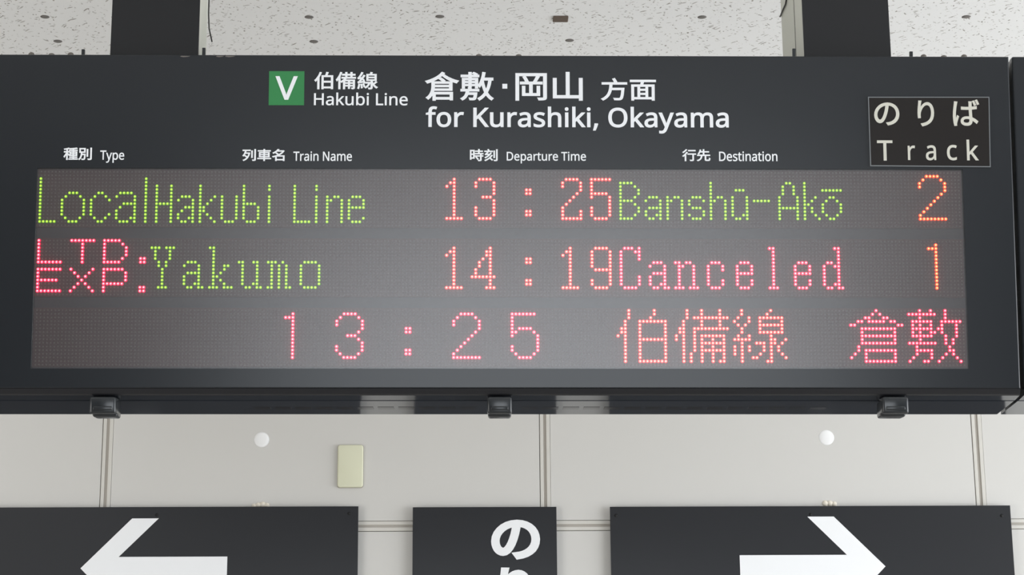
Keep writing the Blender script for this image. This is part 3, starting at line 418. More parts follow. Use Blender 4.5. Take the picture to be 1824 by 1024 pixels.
'Train Name': '324,0 234,0 234,637 10,637 10,716 546,716 546,637 324,637;893,547 926,546 956,541 945,460 917,465 887,467 857,464 828,454 801,438 778,418 758,392 743,361 734,326 731,287 731,0 643,0 643,537 715,537 725,439 729,439 748,468 770,494 796,516 825,533 858,544;1260,546 1320,542 1368,527 1405,503 1432,469 1447,423 1452,366 1452,0 1388,0 1371,76 1367,76 1344,49 1320,28 1293,11 1264,-1 1229,-8 1187,-10 1141,-6 1100,7 1076,20 1056,38 1039,60 1027,85 1020,115 1017,149 1024,199 1046,240 1081,273 1130,298 1195,314 1275,321 1366,324 1366,356 1363,396 1353,427 1337,449 1315,464 1288,472 1255,475 1214,472 1175,463 1104,434 1077,500 1115,518 1160,533 1209,543;1286,260 1226,254 1180,244 1147,228 1126,206 1113,180 1109,148 1112,121 1121,99 1136,82 1156,71 1180,63 1207,61 1250,65 1288,78 1320,99 1345,128 1360,167 1365,215 1365,263;1707,537 1707,0 1619,0 1619,537;1664,739 1683,735 1700,725 1711,708 1715,683 1711,658 1700,641 1683,630 1664,627 1644,630 1627,641 1616,658 1612,683 1616,708 1627,725 1644,735;2136,547 2195,542 2243,527 2281,501 2309,463 2325,413 2331,350 2331,0 2243,0 2243,344 2240,384 2230,416 2214,441 2191,459 2161,470 2123,473 2070,468 2029,451 2000,423 1981,385 1970,337 1966,279 1966,0 1878,0 1878,537 1949,537 1962,464 1967,464 1987,490 2011,511 2039,527 2070,538 2103,545;3337,0 3232,0 2849,594 2845,594 2848,540 2851,473 2853,400 2853,0 2770,0 2770,716 2874,716 3256,123 3260,123 3257,171 3254,242 3253,312 3253,716 3337,716;3723,546 3783,542 3831,527 3868,503 3894,469 3910,423 3915,366 3915,0 3851,0 3834,76 3830,76 3807,49 3783,28 3756,11 3726,-1 3691,-8 3650,-10 3604,-6 3563,7 3539,20 3519,38 3502,60 3490,85 3483,115 3480,149 3487,199 3508,240 3544,273 3593,298 3658,314 3738,321 3829,324 3829,356 3826,396 3816,427 3800,449 3778,464 3751,472 3718,475 3677,472 3638,463 3567,434 3539,500 3578,518 3623,533 3672,543;3749,260 3689,254 3643,244 3610,228 3589,206 3576,180 3572,148 3575,121 3584,99 3599,82 3619,71 3643,63 3670,61 3713,65 3750,78 3783,99 3808,128 3823,167 3828,215 3828,263;4671,547 4727,542 4772,527 4808,501 4833,463 4848,413 4853,350 4853,0 4765,0 4765,346 4762,384 4754,416 4739,441 4718,459 4690,470 4656,473 4609,468 4572,453 4544,428 4526,393 4515,350 4511,297 4511,0 4424,0 4424,346 4421,385 4412,416 4397,441 4376,459 4348,470 4313,473 4280,471 4251,463 4228,451 4209,433 4195,411 4184,385 4173,337 4170,279 4170,0 4082,0 4082,537 4153,537 4166,464 4171,464 4190,490 4213,511 4239,527 4267,538 4298,545 4329,547 4369,545 4403,538 4433,525 4458,508 4479,485 4494,457 4499,457 4519,485 4544,508 4572,525 4604,538 4637,545;5227,547 5270,544 5310,534 5345,517 5376,494 5401,466 5422,433 5436,394 5445,351 5448,305 5448,252 5080,252 5086,196 5102,149 5127,113 5160,86 5202,70 5252,65 5300,68 5342,75 5383,86 5424,102 5424,25 5383,9 5343,-2 5299,-8 5248,-10 5199,-7 5154,4 5113,21 5077,45 5046,76 5022,114 5003,158 4993,208 4989,265 4992,321 5002,371 5019,416 5041,455 5069,487 5102,513 5139,532 5181,544;5226,475 5186,471 5153,457 5126,435 5105,404 5090,366 5082,322 5356,322 5352,365 5342,402 5324,432 5299,456 5278,466 5254,473',
'Departure Time': '671,365 666,289 651,222 626,163 592,114 549,73 498,41 439,18 372,5 297,0 97,0 97,716 318,716 387,711 449,698 505,676 554,645 595,605 628,558 651,502 666,438;575,362 572,422 561,474 544,518 520,555 489,586 452,609 408,625 359,635 305,639 187,639 187,77 285,77 340,80 389,89 433,103 471,123 503,149 529,180 549,217 564,260 572,308;1024,547 1068,544 1108,534 1143,517 1174,494 1199,466 1219,433 1234,394 1243,351 1246,305 1246,252 878,252 884,196 900,149 925,113 958,86 1000,70 1050,65 1098,68 1140,75 1180,86 1222,102 1222,25 1181,9 1141,-2 1097,-8 1046,-10 997,-7 952,4 911,21 874,45 844,76 819,114 801,158 791,208 787,265 790,321 800,371 816,416 839,455 867,487 900,513 937,532 979,544;1023,475 984,471 951,457 924,435 903,404 888,366 880,322 1154,322 1150,365 1140,402 1122,432 1097,456 1076,466 1052,473;1638,547 1676,545 1711,536 1743,522 1772,503 1798,478 1820,448 1837,412 1849,370 1856,323 1858,270 1855,212 1846,161 1831,116 1810,77 1784,46 1754,22 1719,4 1680,-7 1637,-10 1598,-7 1564,1 1534,14 1509,30 1488,48 1471,68 1465,68 1469,25 1471,-20 1471,-241 1382,-241 1382,537 1454,537 1467,464 1471,464 1488,486 1509,506 1534,523 1563,536 1598,545;1622,473 1588,471 1559,464 1535,453 1515,437 1499,416 1487,391 1475,344 1471,287 1471,270 1474,209 1485,157 1496,129 1512,106 1532,87 1557,74 1588,66 1624,63 1655,66 1682,75 1705,90 1724,110 1740,135 1752,164 1763,214 1767,271 1763,328 1751,377 1732,418 1704,449 1667,467;2202,546 2262,542 2311,527 2348,503 2374,469 2390,423 2395,366 2395,0 2331,0 2314,76 2310,76 2286,49 2262,28 2236,11 2206,-1 2171,-8 2129,-10 2083,-6 2042,7 2019,20 1998,38 1982,60 1970,85 1962,115 1960,149 1967,199 1988,240 2023,273 2073,298 2137,314 2217,321 2309,324 2309,356 2305,396 2296,427 2279,449 2257,464 2230,472 2197,475 2156,472 2117,463 2046,434 2019,500 2057,518 2102,533 2151,543;2228,260 2168,254 2122,244 2090,228 2068,206 2055,180 2051,148 2054,121 2063,99 2078,82 2099,71 2122,63 2149,61 2192,65 2230,78 2262,99 2287,128 2303,167 2308,215 2308,263;2812,547 2844,546 2875,541 2864,460 2835,465 2806,467 2775,464 2747,454 2720,438 2696,418 2677,392 2662,361 2652,326 2649,287 2649,0 2561,0 2561,537 2633,537 2643,439 2647,439 2666,468 2688,494 2714,516 2744,533 2776,544;3155,62 3196,66 3230,73 3230,6 3213,0 3190,-6 3140,-10 3099,-6 3062,5 3040,17 3020,33 3004,55 2992,82 2985,116 2982,156 2982,469 2906,469 2906,511 2983,546 3018,661 3070,661 3070,537 3226,537 3226,469 3070,469 3070,158 3073,128 3081,104 3094,86 3111,73 3131,65;3786,537 3786,0 3714,0 3701,71 3697,71 3677,46 3653,25 3624,9 3594,-2 3561,-8 3526,-10 3486,-8 3450,-1 3419,11 3392,27 3370,48 3353,74 3341,106 3333,143 3331,185 3331,537 3420,537 3420,191 3423,152 3433,120 3449,95 3472,77 3502,67 3539,63 3577,66 3608,73 3634,86 3655,103 3671,125 3683,152 3694,200 3698,258 3698,537;4207,547 4240,546 4270,541 4259,460 4231,465 4201,467 4171,464 4142,454 4115,438 4092,418 4072,392 4057,361 4048,326 4045,287 4045,0 3956,0 3956,537 4029,537 4039,439 4043,439 4061,468 4084,494 4110,516 4139,533 4172,544;4578,547 4622,544 4662,534 4697,517 4727,494 4753,466 4773,433 4788,394 4797,351 4800,305 4800,252 4432,252 4438,196 4453,149 4478,113 4512,86 4554,70 4603,65 4651,68 4694,75 4734,86 4775,102 4775,25 4735,9 4694,-2 4650,-8 4599,-10 4550,-7 4505,4 4464,21 4428,45 4398,76 4373,114 4355,158 4344,208 4340,265 4344,321 4354,371 4370,416 4392,455 4420,487 4453,513 4491,532 4532,544;4577,475 4538,471 4505,457 4477,435 4456,404 4442,366 4434,322 4707,322 4704,365 4693,402 4676,432 4651,456 4630,466 4605,473;5435,0 5345,0 5345,637 5121,637 5121,716 5658,716 5658,637 5435,637;5842,537 5842,0 5754,0 5754,537;5799,739 5818,735 5835,725 5846,708 5850,683 5846,658 5835,641 5818,630 5799,627 5779,630 5762,641 5751,658 5747,683 5751,708 5762,725 5779,735;6602,547 6658,542 6703,527 6738,501 6763,463 6778,413 6783,350 6783,0 6696,0 6696,346 6693,384 6684,416 6670,441 6649,459 6621,470 6587,473 6540,468 6502,453 6475,428 6456,393 6445,350 6441,297 6441,0 6354,0 6354,346 6351,385 6342,416 6327,441 6306,459 6279,470 6244,473 6210,471 6182,463 6159,451 6140,433 6125,411 6114,385 6104,337 6101,279 6101,0 6012,0 6012,537 6084,537 6097,464 6102,464 6121,490 6143,511 6169,527 6198,538 6228,545 6260,547 6299,545 6334,538 6364,525 6389,508 6409,485 6424,457 6429,457 6450,485 6474,508 6503,525 6535,538 6568,545;7157,547 7201,544 7241,534 7276,517 7306,494 7332,466 7352,433 7367,394 7376,351 7379,305 7379,252 7011,252 7017,196 7032,149 7057,113 7091,86 7133,70 7182,65 7230,68 7273,75 7313,86 7355,102 7355,25 7314,9 7273,-2 7230,-8 7178,-10 7129,-7 7084,4 7043,21 7007,45 6977,76 6952,114 6934,158 6923,208 6920,265 6923,321 6933,371 6949,416 6972,455 6999,487 7032,513 7070,532 7112,544;7156,475 7117,471 7084,457 7056,435 7035,404 7021,366 7013,322 7286,322 7283,365 7272,402 7255,432 7230,456 7209,466 7184,473',
'Destination': '671,365 666,289 651,222 626,163 592,114 549,73 498,41 439,18 372,5 297,0 97,0 97,716 318,716 387,711 449,698 505,676 554,645 595,605 628,558 651,502 666,438;575,362 572,422 561,474 544,518 520,555 489,586 452,609 408,625 359,635 305,639 187,639 187,77 285,77 340,80 389,89 433,103 471,123 503,149 529,180 549,217 564,260 572,308;1024,547 1068,544 1108,534 1143,517 1174,494 1199,466 1219,433 1234,394 1243,351 1246,305 1246,252 878,252 884,196 900,149 925,113 958,86 1000,70 1050,65 1098,68 1140,75 1180,86 1222,102 1222,25 1181,9 1141,-2 1097,-8 1046,-10 997,-7 952,4 911,21 874,45 844,76 819,114 801,158 791,208 787,265 790,321 800,371 816,416 839,455 867,487 900,513 937,532 979,544;1023,475 984,471 951,457 924,435 903,404 888,366 880,322 1154,322 1150,365 1140,402 1122,432 1097,456 1076,466 1052,473;1732,148 1729,115 1721,86 1706,61 1686,40 1662,22 1632,8 1579,-6 1518,-10 1465,-8 1421,-1 1383,10 1349,24 1349,104 1385,89 1427,75 1473,65 1520,61 1560,64 1593,71 1617,83 1634,99 1644,118 1647,140 1644,159 1636,176 1621,192 1596,209 1562,225 1515,245 1466,265 1425,285 1393,307 1368,333 1357,353 1350,377 1348,405 1354,447 1373,482 1404,510 1445,531 1493,543 1550,547 1597,545 1641,538 1683,526 1721,511 1691,441 1620,465 1582,473 1544,475 1496,471 1461,458 1445,445 1436,429 1432,410 1436,390 1445,372 1463,357 1489,342 1571,308 1618,288 1658,269 1690,246 1713,220 1727,188;2042,62 2083,66 2117,73 2117,6 2100,0 2077,-6 2027,-10 1986,-6 1949,5 1927,17 1908,33 1892,55 1879,82 1872,116 1869,156 1869,469 1793,469 1793,511 1870,546 1906,661 1958,661 1958,537 2113,537 2113,469 1958,469 1958,158 1960,128 1968,104 1981,86 1998,73 2019,65;2313,537 2313,0 2224,0 2224,537;2269,739 2288,735 2305,725 2317,708 2321,683 2317,658 2305,641 2288,630 2269,627 2249,630 2232,641 2221,658 2217,683 2221,708 2232,725 2249,735;2742,547 2800,542 2849,527 2887,501 2914,463 2931,413 2936,350 2936,0 2849,0 2849,344 2846,384 2836,416 2820,441 2797,459 2766,470 2729,473 2675,468 2634,451 2605,423 2586,385 2575,337 2571,279 2571,0 2483,0 2483,537 2554,537 2567,464 2572,464 2592,490 2617,511 2645,527 2675,538 2708,545;3306,546 3366,542 3414,527 3451,503 3477,469 3493,423 3498,366 3498,0 3434,0 3417,76 3413,76 3390,49 3366,28 3339,11 3309,-1 3274,-8 3233,-10 3187,-6 3146,7 3122,20 3102,38 3085,60 3073,85 3066,115 3063,149 3070,199 3091,240 3127,273 3176,298 3241,314 3321,321 3412,324 3412,356 3409,396 3399,427 3383,449 3361,464 3334,472 3301,475 3260,472 3221,463 3150,434 3122,500 3161,518 3206,533 3255,543;3332,260 3272,254 3226,244 3193,228 3172,206 3159,180 3155,148 3158,121 3167,99 3182,82 3202,71 3226,63 3253,61 3296,65 3333,78 3366,99 3391,128 3406,167 3411,215 3411,263;3844,62 3885,66 3919,73 3919,6 3902,0 3879,-6 3829,-10 3789,-6 3752,5 3729,17 3710,33 3694,55 3682,82 3674,116 3672,156 3672,469 3596,469 3596,511 3673,546 3708,661 3760,661 3760,537 3915,537 3915,469 3760,469 3760,158 3763,128 3770,104 3784,86 3801,73 3821,65;4115,537 4115,0 4027,0 4027,537;4072,739 4091,735 4107,725 4119,708 4123,683 4119,658 4107,641 4091,630 4072,627 4051,630 4035,641 4023,658 4020,683 4023,708 4035,725 4051,735;4752,270 4748,206 4735,151 4714,103 4685,63 4649,31 4606,9 4556,-5 4502,-10 4451,-5 4404,9 4361,31 4325,63 4296,103 4274,151 4260,206 4255,270 4259,326 4269,376 4285,421 4308,458 4337,490 4371,515 4411,533 4456,544 4505,547 4552,544 4595,533 4634,515 4668,490 4697,458 4721,421 4738,376 4749,326;4346,270 4351,211 4363,160 4376,131 4393,107 4415,88 4440,74 4470,66 4504,63 4538,66 4568,74 4593,88 4614,107 4632,131 4645,160 4657,211 4661,270 4657,329 4644,379 4631,407 4614,430 4593,449 4567,462 4537,470 4503,473 4453,467 4413,449 4384,419 4363,378 4351,329;5150,547 5209,542 5258,527 5296,501 5323,463 5339,413 5345,350 5345,0 5258,0 5258,344 5254,384 5245,416 5229,441 5205,459 5175,470 5137,473 5084,468 5043,451 5014,423 4995,385 4984,337 4980,279 4980,0 4892,0 4892,537 4963,537 4976,464 4981,464 5001,490 5026,511 5054,527 5084,538 5117,545',
'T': '324,0 234,0 234,637 10,637 10,716 546,716 546,637 324,637',
'r': '336,547 368,546 399,541 388,460 359,465 330,467 299,464 271,454 244,438 221,418 201,392 186,361 177,326 173,287 173,0 85,0 85,537 157,537 167,439 171,439 190,468 213,494 238,516 268,533 300,544',
'a': '289,546 349,542 397,527 434,503 460,469 476,423 481,366 481,0 417,0 400,76 396,76 373,49 348,28 322,11 292,-1 257,-8 216,-10 170,-6 129,7 105,20 85,38 68,60 56,85 49,115 46,149 53,199 74,240 109,273 159,298 224,314 304,321 395,324 395,356 392,396 382,427 366,449 344,464 316,472 284,475 243,472 203,463 132,434 105,500 144,518 188,533 238,543;315,260 255,254 209,244 176,228 154,206 142,180 137,148 140,121 150,99 165,82 185,71 209,63 236,61 278,65 316,78 349,99 374,128 389,167 394,215 394,263',
'c': '301,-10 255,-7 213,3 174,19 140,42 110,72 87,109 69,154 59,206 55,266 59,328 70,381 88,427 113,465 143,495 178,518 217,534 260,544 307,547 347,545 386,539 421,529 448,518 421,445 365,462 334,468 305,470 271,468 241,460 216,447 194,429 177,407 163,379 151,328 146,267 151,207 163,157 177,130 194,107 215,89 239,76 268,69 300,66 341,68 377,75 410,85 439,97 439,19 411,7 379,-3 343,-8',
'k': '172,364 171,322 168,277 172,277 190,300 215,330 237,356 408,537 511,537 294,308 526,0 420,0 234,251 172,197 172,0 85,0 85,762 172,762',
}


# ------------------------------------------------------------------ departure board
board = empty('departure_board', m=BOARD)
tag(board, 'long black departure board with three rows of lit dot letters hanging from two posts', 'departure board')
FACE = -0.008
U0 = on_board(-34, 400, FACE)[0]; U1 = on_board(1807.5, 400, FACE)[0]       # ends of the box
VT = on_board(912, 98.6, FACE)[1]; VB = on_board(912, 692, FACE)[1]         # top and bottom of the flat face
wx0, wx1 = on_board(60.5, 480, FACE)[0], on_board(1720.5, 480, FACE)[0]
wz1, wz0 = on_board(912, 300.3, FACE)[1], on_board(912, 656.5, FACE)[1]
# underside drops away behind a rounded lip
lipz = on_board(912, 704.5, FACE)[1]
BETA, DEPTH = math.radians(-5.5), 0.166
def under(d):                                   # point of the underside, d metres behind the lip
    return FACE + d * math.cos(BETA), lipz + d * math.sin(BETA)

def profile(parent, u0, u1, window):
    yb, zb = under(DEPTH)
    # face plate with the window cut out
    bm = bmesh.new()
    if window:
        o_ = [(u0, VB), (u1, VB), (u1, VT), (u0, VT)]; i_ = [(wx0, wz0), (wx1, wz0), (wx1, wz1), (wx0, wz1)]
        fo = [bm.verts.new((x, FACE, z)) for x, z in o_]; fi = [bm.verts.new((x, FACE, z)) for x, z in i_]
        bo = [bm.verts.new((x, 0.012, z)) for x, z in o_]; bi = [bm.verts.new((x, 0.012, z)) for x, z in i_]
        for k in range(4):
            j = (k + 1) % 4
            bm.faces.new((fo[k], fo[j], fi[j], fi[k])); bm.faces.new((bo[j], bo[k], bi[k], bi[j]))
            bm.faces.new((fo[j], fo[k], bo[k], bo[j])); bm.faces.new((fi[k], fi[j], bi[j], bi[k]))
        bmesh.ops.recalc_face_normals(bm, faces=bm.faces)
        es = [e for e in bm.edges if all(abs(v.co.y - FACE) < 1e-6 for v in e.verts) and not any(v in fi for v in e.verts) and all(v in fo for v in e.verts)]
        bmesh.ops.bevel(bm, geom=es, offset=0.0022, segments=2, profile=0.5, affect='EDGES')
    else:
        box(bm, u0, u1, FACE, 0.012, VB, VT, bevel=0.0025)
    link('front_plate', bm, M['face'], parent)
    # housing: top, back and sides
    bm = bmesh.new()
    pts = [(0.012, VT - 0.002), (yb, VT - 0.002), (yb, zb + 0.003), (0.012, under(0.02)[1] + 0.004)]
    a = [bm.verts.new((u0 + 0.0015, y, z)) for y, z in pts]; b = [bm.verts.new((u1 - 0.0015, y, z)) for y, z in pts]
    for k in range(4): bm.faces.new((a[k], a[(k + 1) % 4], b[(k + 1) % 4], b[k]))
    bm.faces.new(a[::-1]); bm.faces.new(b)
    bmesh.ops.recalc_face_normals(bm, faces=bm.faces)
    link('housing', bm, M['face'], parent)
    # rolled lower lip: dark bevelled band, glossy strip
    bm = bmesh.new()

    sec = [(FACE, VB), (FACE + 0.001, VB - 0.003), (FACE + 0.0035, lipz + 0.003), (FACE + 0.0075, lipz + 0.0008)]
    y2, z2 = under(0.040)
    sec += [(y2, z2), (y2, z2 + 0.012), (0.012, VB)]
    n = len(sec)
    a = [bm.verts.new((u0 + 0.0005, y, z)) for y, z in sec]; b = [bm.verts.new((u1 - 0.0005, y, z)) for y, z in sec]
    for k in range(n):
        f = bm.faces.new((a[k], a[(k + 1) % n], b[(k + 1) % n], b[k])); f.material_index = 1 if k == 3 else 0
    bm.faces.new(a[::-1]); bm.faces.new(b)
    bmesh.ops.recalc_face_normals(bm, faces=bm.faces)
    link('lower_lip', bm, [M['lip'], M['under']], parent)
    # groove line and underside panel
    bm = bmesh.new()
    y3, z3 = under(0.040); y4, z4 = under(0.0465)
    a = [bm.verts.new((x, y, z + 0.004)) for x in (u0 + 0.002, u1 - 0.002) for y, z in ((y3 - 0.002, z3), (y4 + 0.002, z4), (y4 + 0.002, z4 + 0.006), (y3 - 0.002, z3 + 0.006))]
    for q in ((0, 1, 2, 3), (7, 6, 5, 4), (0, 4, 5, 1), (1, 5, 6, 2), (2, 6, 7, 3), (3, 7, 4, 0)): bm.faces.new([a[i] for i in q])
    bmesh.ops.recalc_face_normals(bm, faces=bm.faces)
    link('groove', bm, M['dark'], parent)
    bm = bmesh.new()
    y5, z5 = under(DEPTH)
    a = [bm.verts.new((x, y, z)) for x in (u0 + 0.0005, u1 - 0.0005) for y, z in ((y4, z4), (y5, z5), (y5, z5 + 0.005), (y4, z4 + 0.005))]
    for q in ((0, 1, 2, 3), (7, 6, 5, 4), (0, 4, 5, 1), (1, 5, 6, 2), (2, 6, 7, 3), (3, 7, 4, 0)): bm.faces.new([a[i] for i in q])
    bmesh.ops.recalc_face_normals(bm, faces=bm.faces)
    return link('underside_panel', bm, M['under'], parent)
under_panel = profile(board, U0, U1, True)
tag(under_panel, 'glossy black underside that mirrors the wall below')

# vent slots along the underside
ub = Matrix.Rotation(BETA, 4, 'X')
for k in range(30):
    cx_px = 468 + 36.6 * k
    if 855 < cx_px < 930 or cx_px > 1490: continue
    dd = 0.66 * DEPTH
    y, z = under(dd)
    x = on_board(cx_px, 727, y)[0]
    bm = bmesh.new(); box(bm, -0.0135, 0.0135, -0.010, 0.010, -0.0004, 0.003)
    s = link('vent_slot', bm, M['vent'], under_panel); s.matrix_local = Matrix.Translation((x, y, z)) @ ub

# window: backing with bars, three lamp modules, clear cover
bm = bmesh.new(); box(bm, wx0 - 0.002, wx1 + 0.002, 0.004, 0.011, wz0 - 0.002, wz1 + 0.002)
link('window_backing', bm, M['bar'], board)
bm = bmesh.new(); box(bm, wx0, wx1, -0.0058, -0.0040, wz0, wz1)
tag(link('window_cover', bm, M['cover'], board), 'clear glossy cover over the three dot rows')
P, GAP = 0.006, 19.303

CHARS = [
 (0,'green','L','2-14:1;14:1-5'), (0,'green','o','6,14:9-11;7,13:8,12;8-12:7,13'),
 (0,'green','c','6,14:17,18;7,13:16,19;8,12:15,20;9-11:15'),
 (0,'green','a','6:23-26;7:22,27;8:27;9:24-27;10:23,27;11,12:22,27;13:22,26,27;14:23-25,27'),
 (0,'green','l','2-14:30'),
 (0,'green','H','4-14:33,37;9:33-37'), (0,'green','a','7:40-42;8:39,43;9:43;10:41-43;11:40,43;12:39,43;13:39,42,43;14:40,41,43'),
 (0,'green','k','4-14:45;7:49;8:48;9:47;10,11:46;12:47;13:48;14:49'), (0,'green','u','7-13:51,55;14:52-54'),
 (0,'green','b','4-13:57;9,14:58-60;10-13:61'), (0,'green','i','4,5,7-14:64'),
 (0,'green','L','4-14:71;14:71-75'), (0,'green','i','4,5,7-14:77'), (0,'green','n','7-14:80;7:82,83;8:81;8-14:84'),
 (0,'green','e','7,14:87-89;8-13:86;8,9,13:90;10:86-90'),
 (0,'amber','1','2-13:115;3:114;4:113;13:113-117'), (0,'amber','3','2,13:122-125;3,4,10-12:121,126;5,6,8,9:126;7:123-125'),
 (0,'amber','colon, upper dot','5,6:135,136'), (0,'amber','colon, lower dot','11,12:135,136'), (0,'amber','2','2:146-149;3,4,11,12:145,150;5:150;6:149;7:148;8:147;9:146;10:145;13:145-150'),
 (0,'amber','5','2:153-158;3-7:153;6:153-157;7-12:158;10-12:153;13:154-157'),
 (0,'green','B','3-13:161;3,8,13:161-164;4,7,9,12:165;5,6,10,11:166'),
 (0,'green','a','7:169-171;8:168,172;9:172;10:169-172;11:168,172;12:168,171,172;13:169,170,172'),
 (0,'green','n','7-13:174;7:176,177;8:175;8-13:178'), (0,'green','s','7,13:181-183;8,12:180,184;9:180;10:181-183;11:184'),
 (0,'green','h','3-13:186;7:188,189;8:187;8-13:190'), (0,'green','u with a bar','5:193-195;7-12:192;7-13:196;12:195;13:193,194'),
 (0,'green','dash','8:198-202'), (0,'green','A','3:207,208;4-6:206,209;7-13:205,210;10:205-210'),
 (0,'green','k','3-13:212;7:215;8:214;9:213;10,11:214;12:215;13:216'), (0,'green','o with a bar','5:217-222;7,13:219,220;8,12:218,221;9-11:217,222'),
 (0,'orange','2','1:246-249;2:245,250;3,4:244,251;5:251;6:250;7:249;8:248;9:247;10:246;11:245;12:244;13:244-251'),
 (1,'red','L','0-6:1;6:1-7'), (1,'red','T','0:10-16;1-6:13'), (1,'red','D','0-6:19;0,6:19-23;1,5:24;2-4:25'), (1,'red','full stop','5,6:29,30'),
 (1,'red','E','8-14:1;8,14:1-7;11:1-6'), (1,'red','X','8,14:10,16;9,13:11,15;10,12:12,14;11:13'), (1,'red','P','8-14:19;8,12:19-24;9-11:25'), (1,'red','full stop','13,14:29,30'),
 (1,'green','Y','2:32-34,36-38;3-5:33,37;6,7:34,36;8-12:35;13:34-36'),
 (1,'green','a','6:42-44;7:41,45;8:45;9:42-45;10,11:41,45;12:41,44,45;13:42,43,45,46'),
 (1,'green','k','2:48;2-13:49;7:52,53;8:52;9:51;10:50;11:51;12:52;13:48-50,52-54'),
 (1,'green','u','6:56,60;6-12:57;6-13:61;12:60;13:58,59,62'), (1,'green','m','6:64-66,68;7-12:65,67,69;13:64,65,67,69,70'),
 (1,'green','o','6,13:74-77;7-12:73,78'),
 (1,'amber','1','2-13:115;3:114;4:113;13:113-117'), (1,'amber','4','2-12:125;3,4:124;5:123;6,7:122;8,9:121;10:120-126;13:124-126'),
 (1,'amber','colon, upper dot','5,6:135,136'), (1,'amber','colon, lower dot','11,12:135,136'), (1,'amber','1','2-13:147;3:146;4:145;13:145-149'),
 (1,'amber','9','2,13:154-157;3-7,11,12:153,158;8:154-158;9,10:158'),
 (1,'red','C','2:162-164,166;3:161,165,166;4,5,10-12:161,166;6-9:161;13:162-165'),
 (1,'red','a','6:170-172;7:169,173;8:173;9:170-173;10,11:169,173;12:169,172,173;13:170,171,173,174'),
 (1,'red','n','6:176,179,180;6-12:177;7:178;7-12:181;13:176-178,180-182'), (1,'red','c','6,13:186-188;7-12:185;7,8,11,12:189'),
 (1,'red','e','6,13:194-196;7-12:193;7,8,11,12:197;9:193-197'), (1,'red','l','2:202;2-12:203;13:202-204'),
 (1,'red','e','6,13:210-212;7-12:209;7,8,11,12:213;9:209-213'), (1,'red','d','2:220;2-13:221;6:218,219;7,12:220;7-12:217;13:218,219,222'),
 (1,'orange','1','1-13:248;2:246,247'),
 (2,'red','1','1-13:71;2:69,70'), (2,'red','3','1,13:85-88;2,12:84,89;3,4,10,11:83,90;5,9:90;6,8:89;7:86-88'),
 (2,'red','colon, upper dot','5,6:102,103'), (2,'red','colon, lower dot','11,12:102,103'), (2,'red','2','1:117-120;2:116,121;3,4:115,122;5:122;6:121;7:120;8:119;9:118;10:117;11:116;12:115;13:115-122'),
 (2,'red','5','1:131-137;2-7:131;5:133-136;6:132,137;7-11:138;10,11:131;12:132,137;13:133-136'),
 (2,'amber','of the line name, first of three','0-2:163;0,1:170;2:169;3-14:162;5,6:161;7:160;3,8,14:166-173;3-14:166,173'),
 (2,'amber','of the line name, second of three','0-2:179;3-14:178;5,6:177;7,8:176;0-5:183,188;2,5:181-190;5-11:181;12-14:180;7,9,11:183-189;7-14:183,189;8-14:186;14:188'),
 (2,'amber','of the line name, third of three','0,1,5,6:194;2,4,7:193;3:192;2,3,7:196;4:195;8:192-196;9-14:194;10-12:192;10,11:196;0:202;1:201;2,4,6:199-205;2-6:199,205;7-14:202;8,9:203;8:206;9:205,198-200;10,11:200,204;12:199,205;13:197,198,206;14:201'),
 (2,'red','of the town name, first of two','0:231;1:230,232;2:228,229,233,234;3:226,227,229-233,235,236;4:224,225,237,238;5,7,9:227-236;6,8:227,236;10,11:226;12:225;13:224;11,14:228-236;12,13:228,236'),
 (2,'red','of the town name, second of two','0,2:243;0:246;1:240-247;0-2:250;3,5,7:241-246;4,6:241,243,246;3:249-254;4-6:249;4-7:253;5:248;6:247;8:243;9:240-247;7-9:250;8,9:252;10:242,251;11:242-246,251,252;12:242,246,250,252;13:241,246,249,253;14:240,244,245,248,254'),
]


def cells(spec):
    out = set()
    for seg_ in spec.split(';'):
        rr, cc = seg_.split(':')
        rows = []
        for q in rr.split(','):
            a, *b = q.split('-'); rows += range(int(a), int(b[0] if b else a) + 1)
        for q in cc.split(','):
            a, *b = q.split('-')
            for c in range(int(a), int(b[0] if b else a) + 1):
                for r in rows: out.add((c, r))
    return out

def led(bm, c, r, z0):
    """one lit lamp: domed die, lens body, glowing rim that paints in the bloom"""
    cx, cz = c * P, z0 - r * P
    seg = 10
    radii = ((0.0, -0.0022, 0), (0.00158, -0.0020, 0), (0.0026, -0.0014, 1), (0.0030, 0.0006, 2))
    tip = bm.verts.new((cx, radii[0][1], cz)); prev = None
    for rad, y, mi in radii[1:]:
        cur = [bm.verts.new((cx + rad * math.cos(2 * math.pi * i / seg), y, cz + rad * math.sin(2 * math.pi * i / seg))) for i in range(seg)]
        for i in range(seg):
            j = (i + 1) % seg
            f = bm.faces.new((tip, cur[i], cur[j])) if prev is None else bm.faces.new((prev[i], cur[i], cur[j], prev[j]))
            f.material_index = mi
        prev = cur

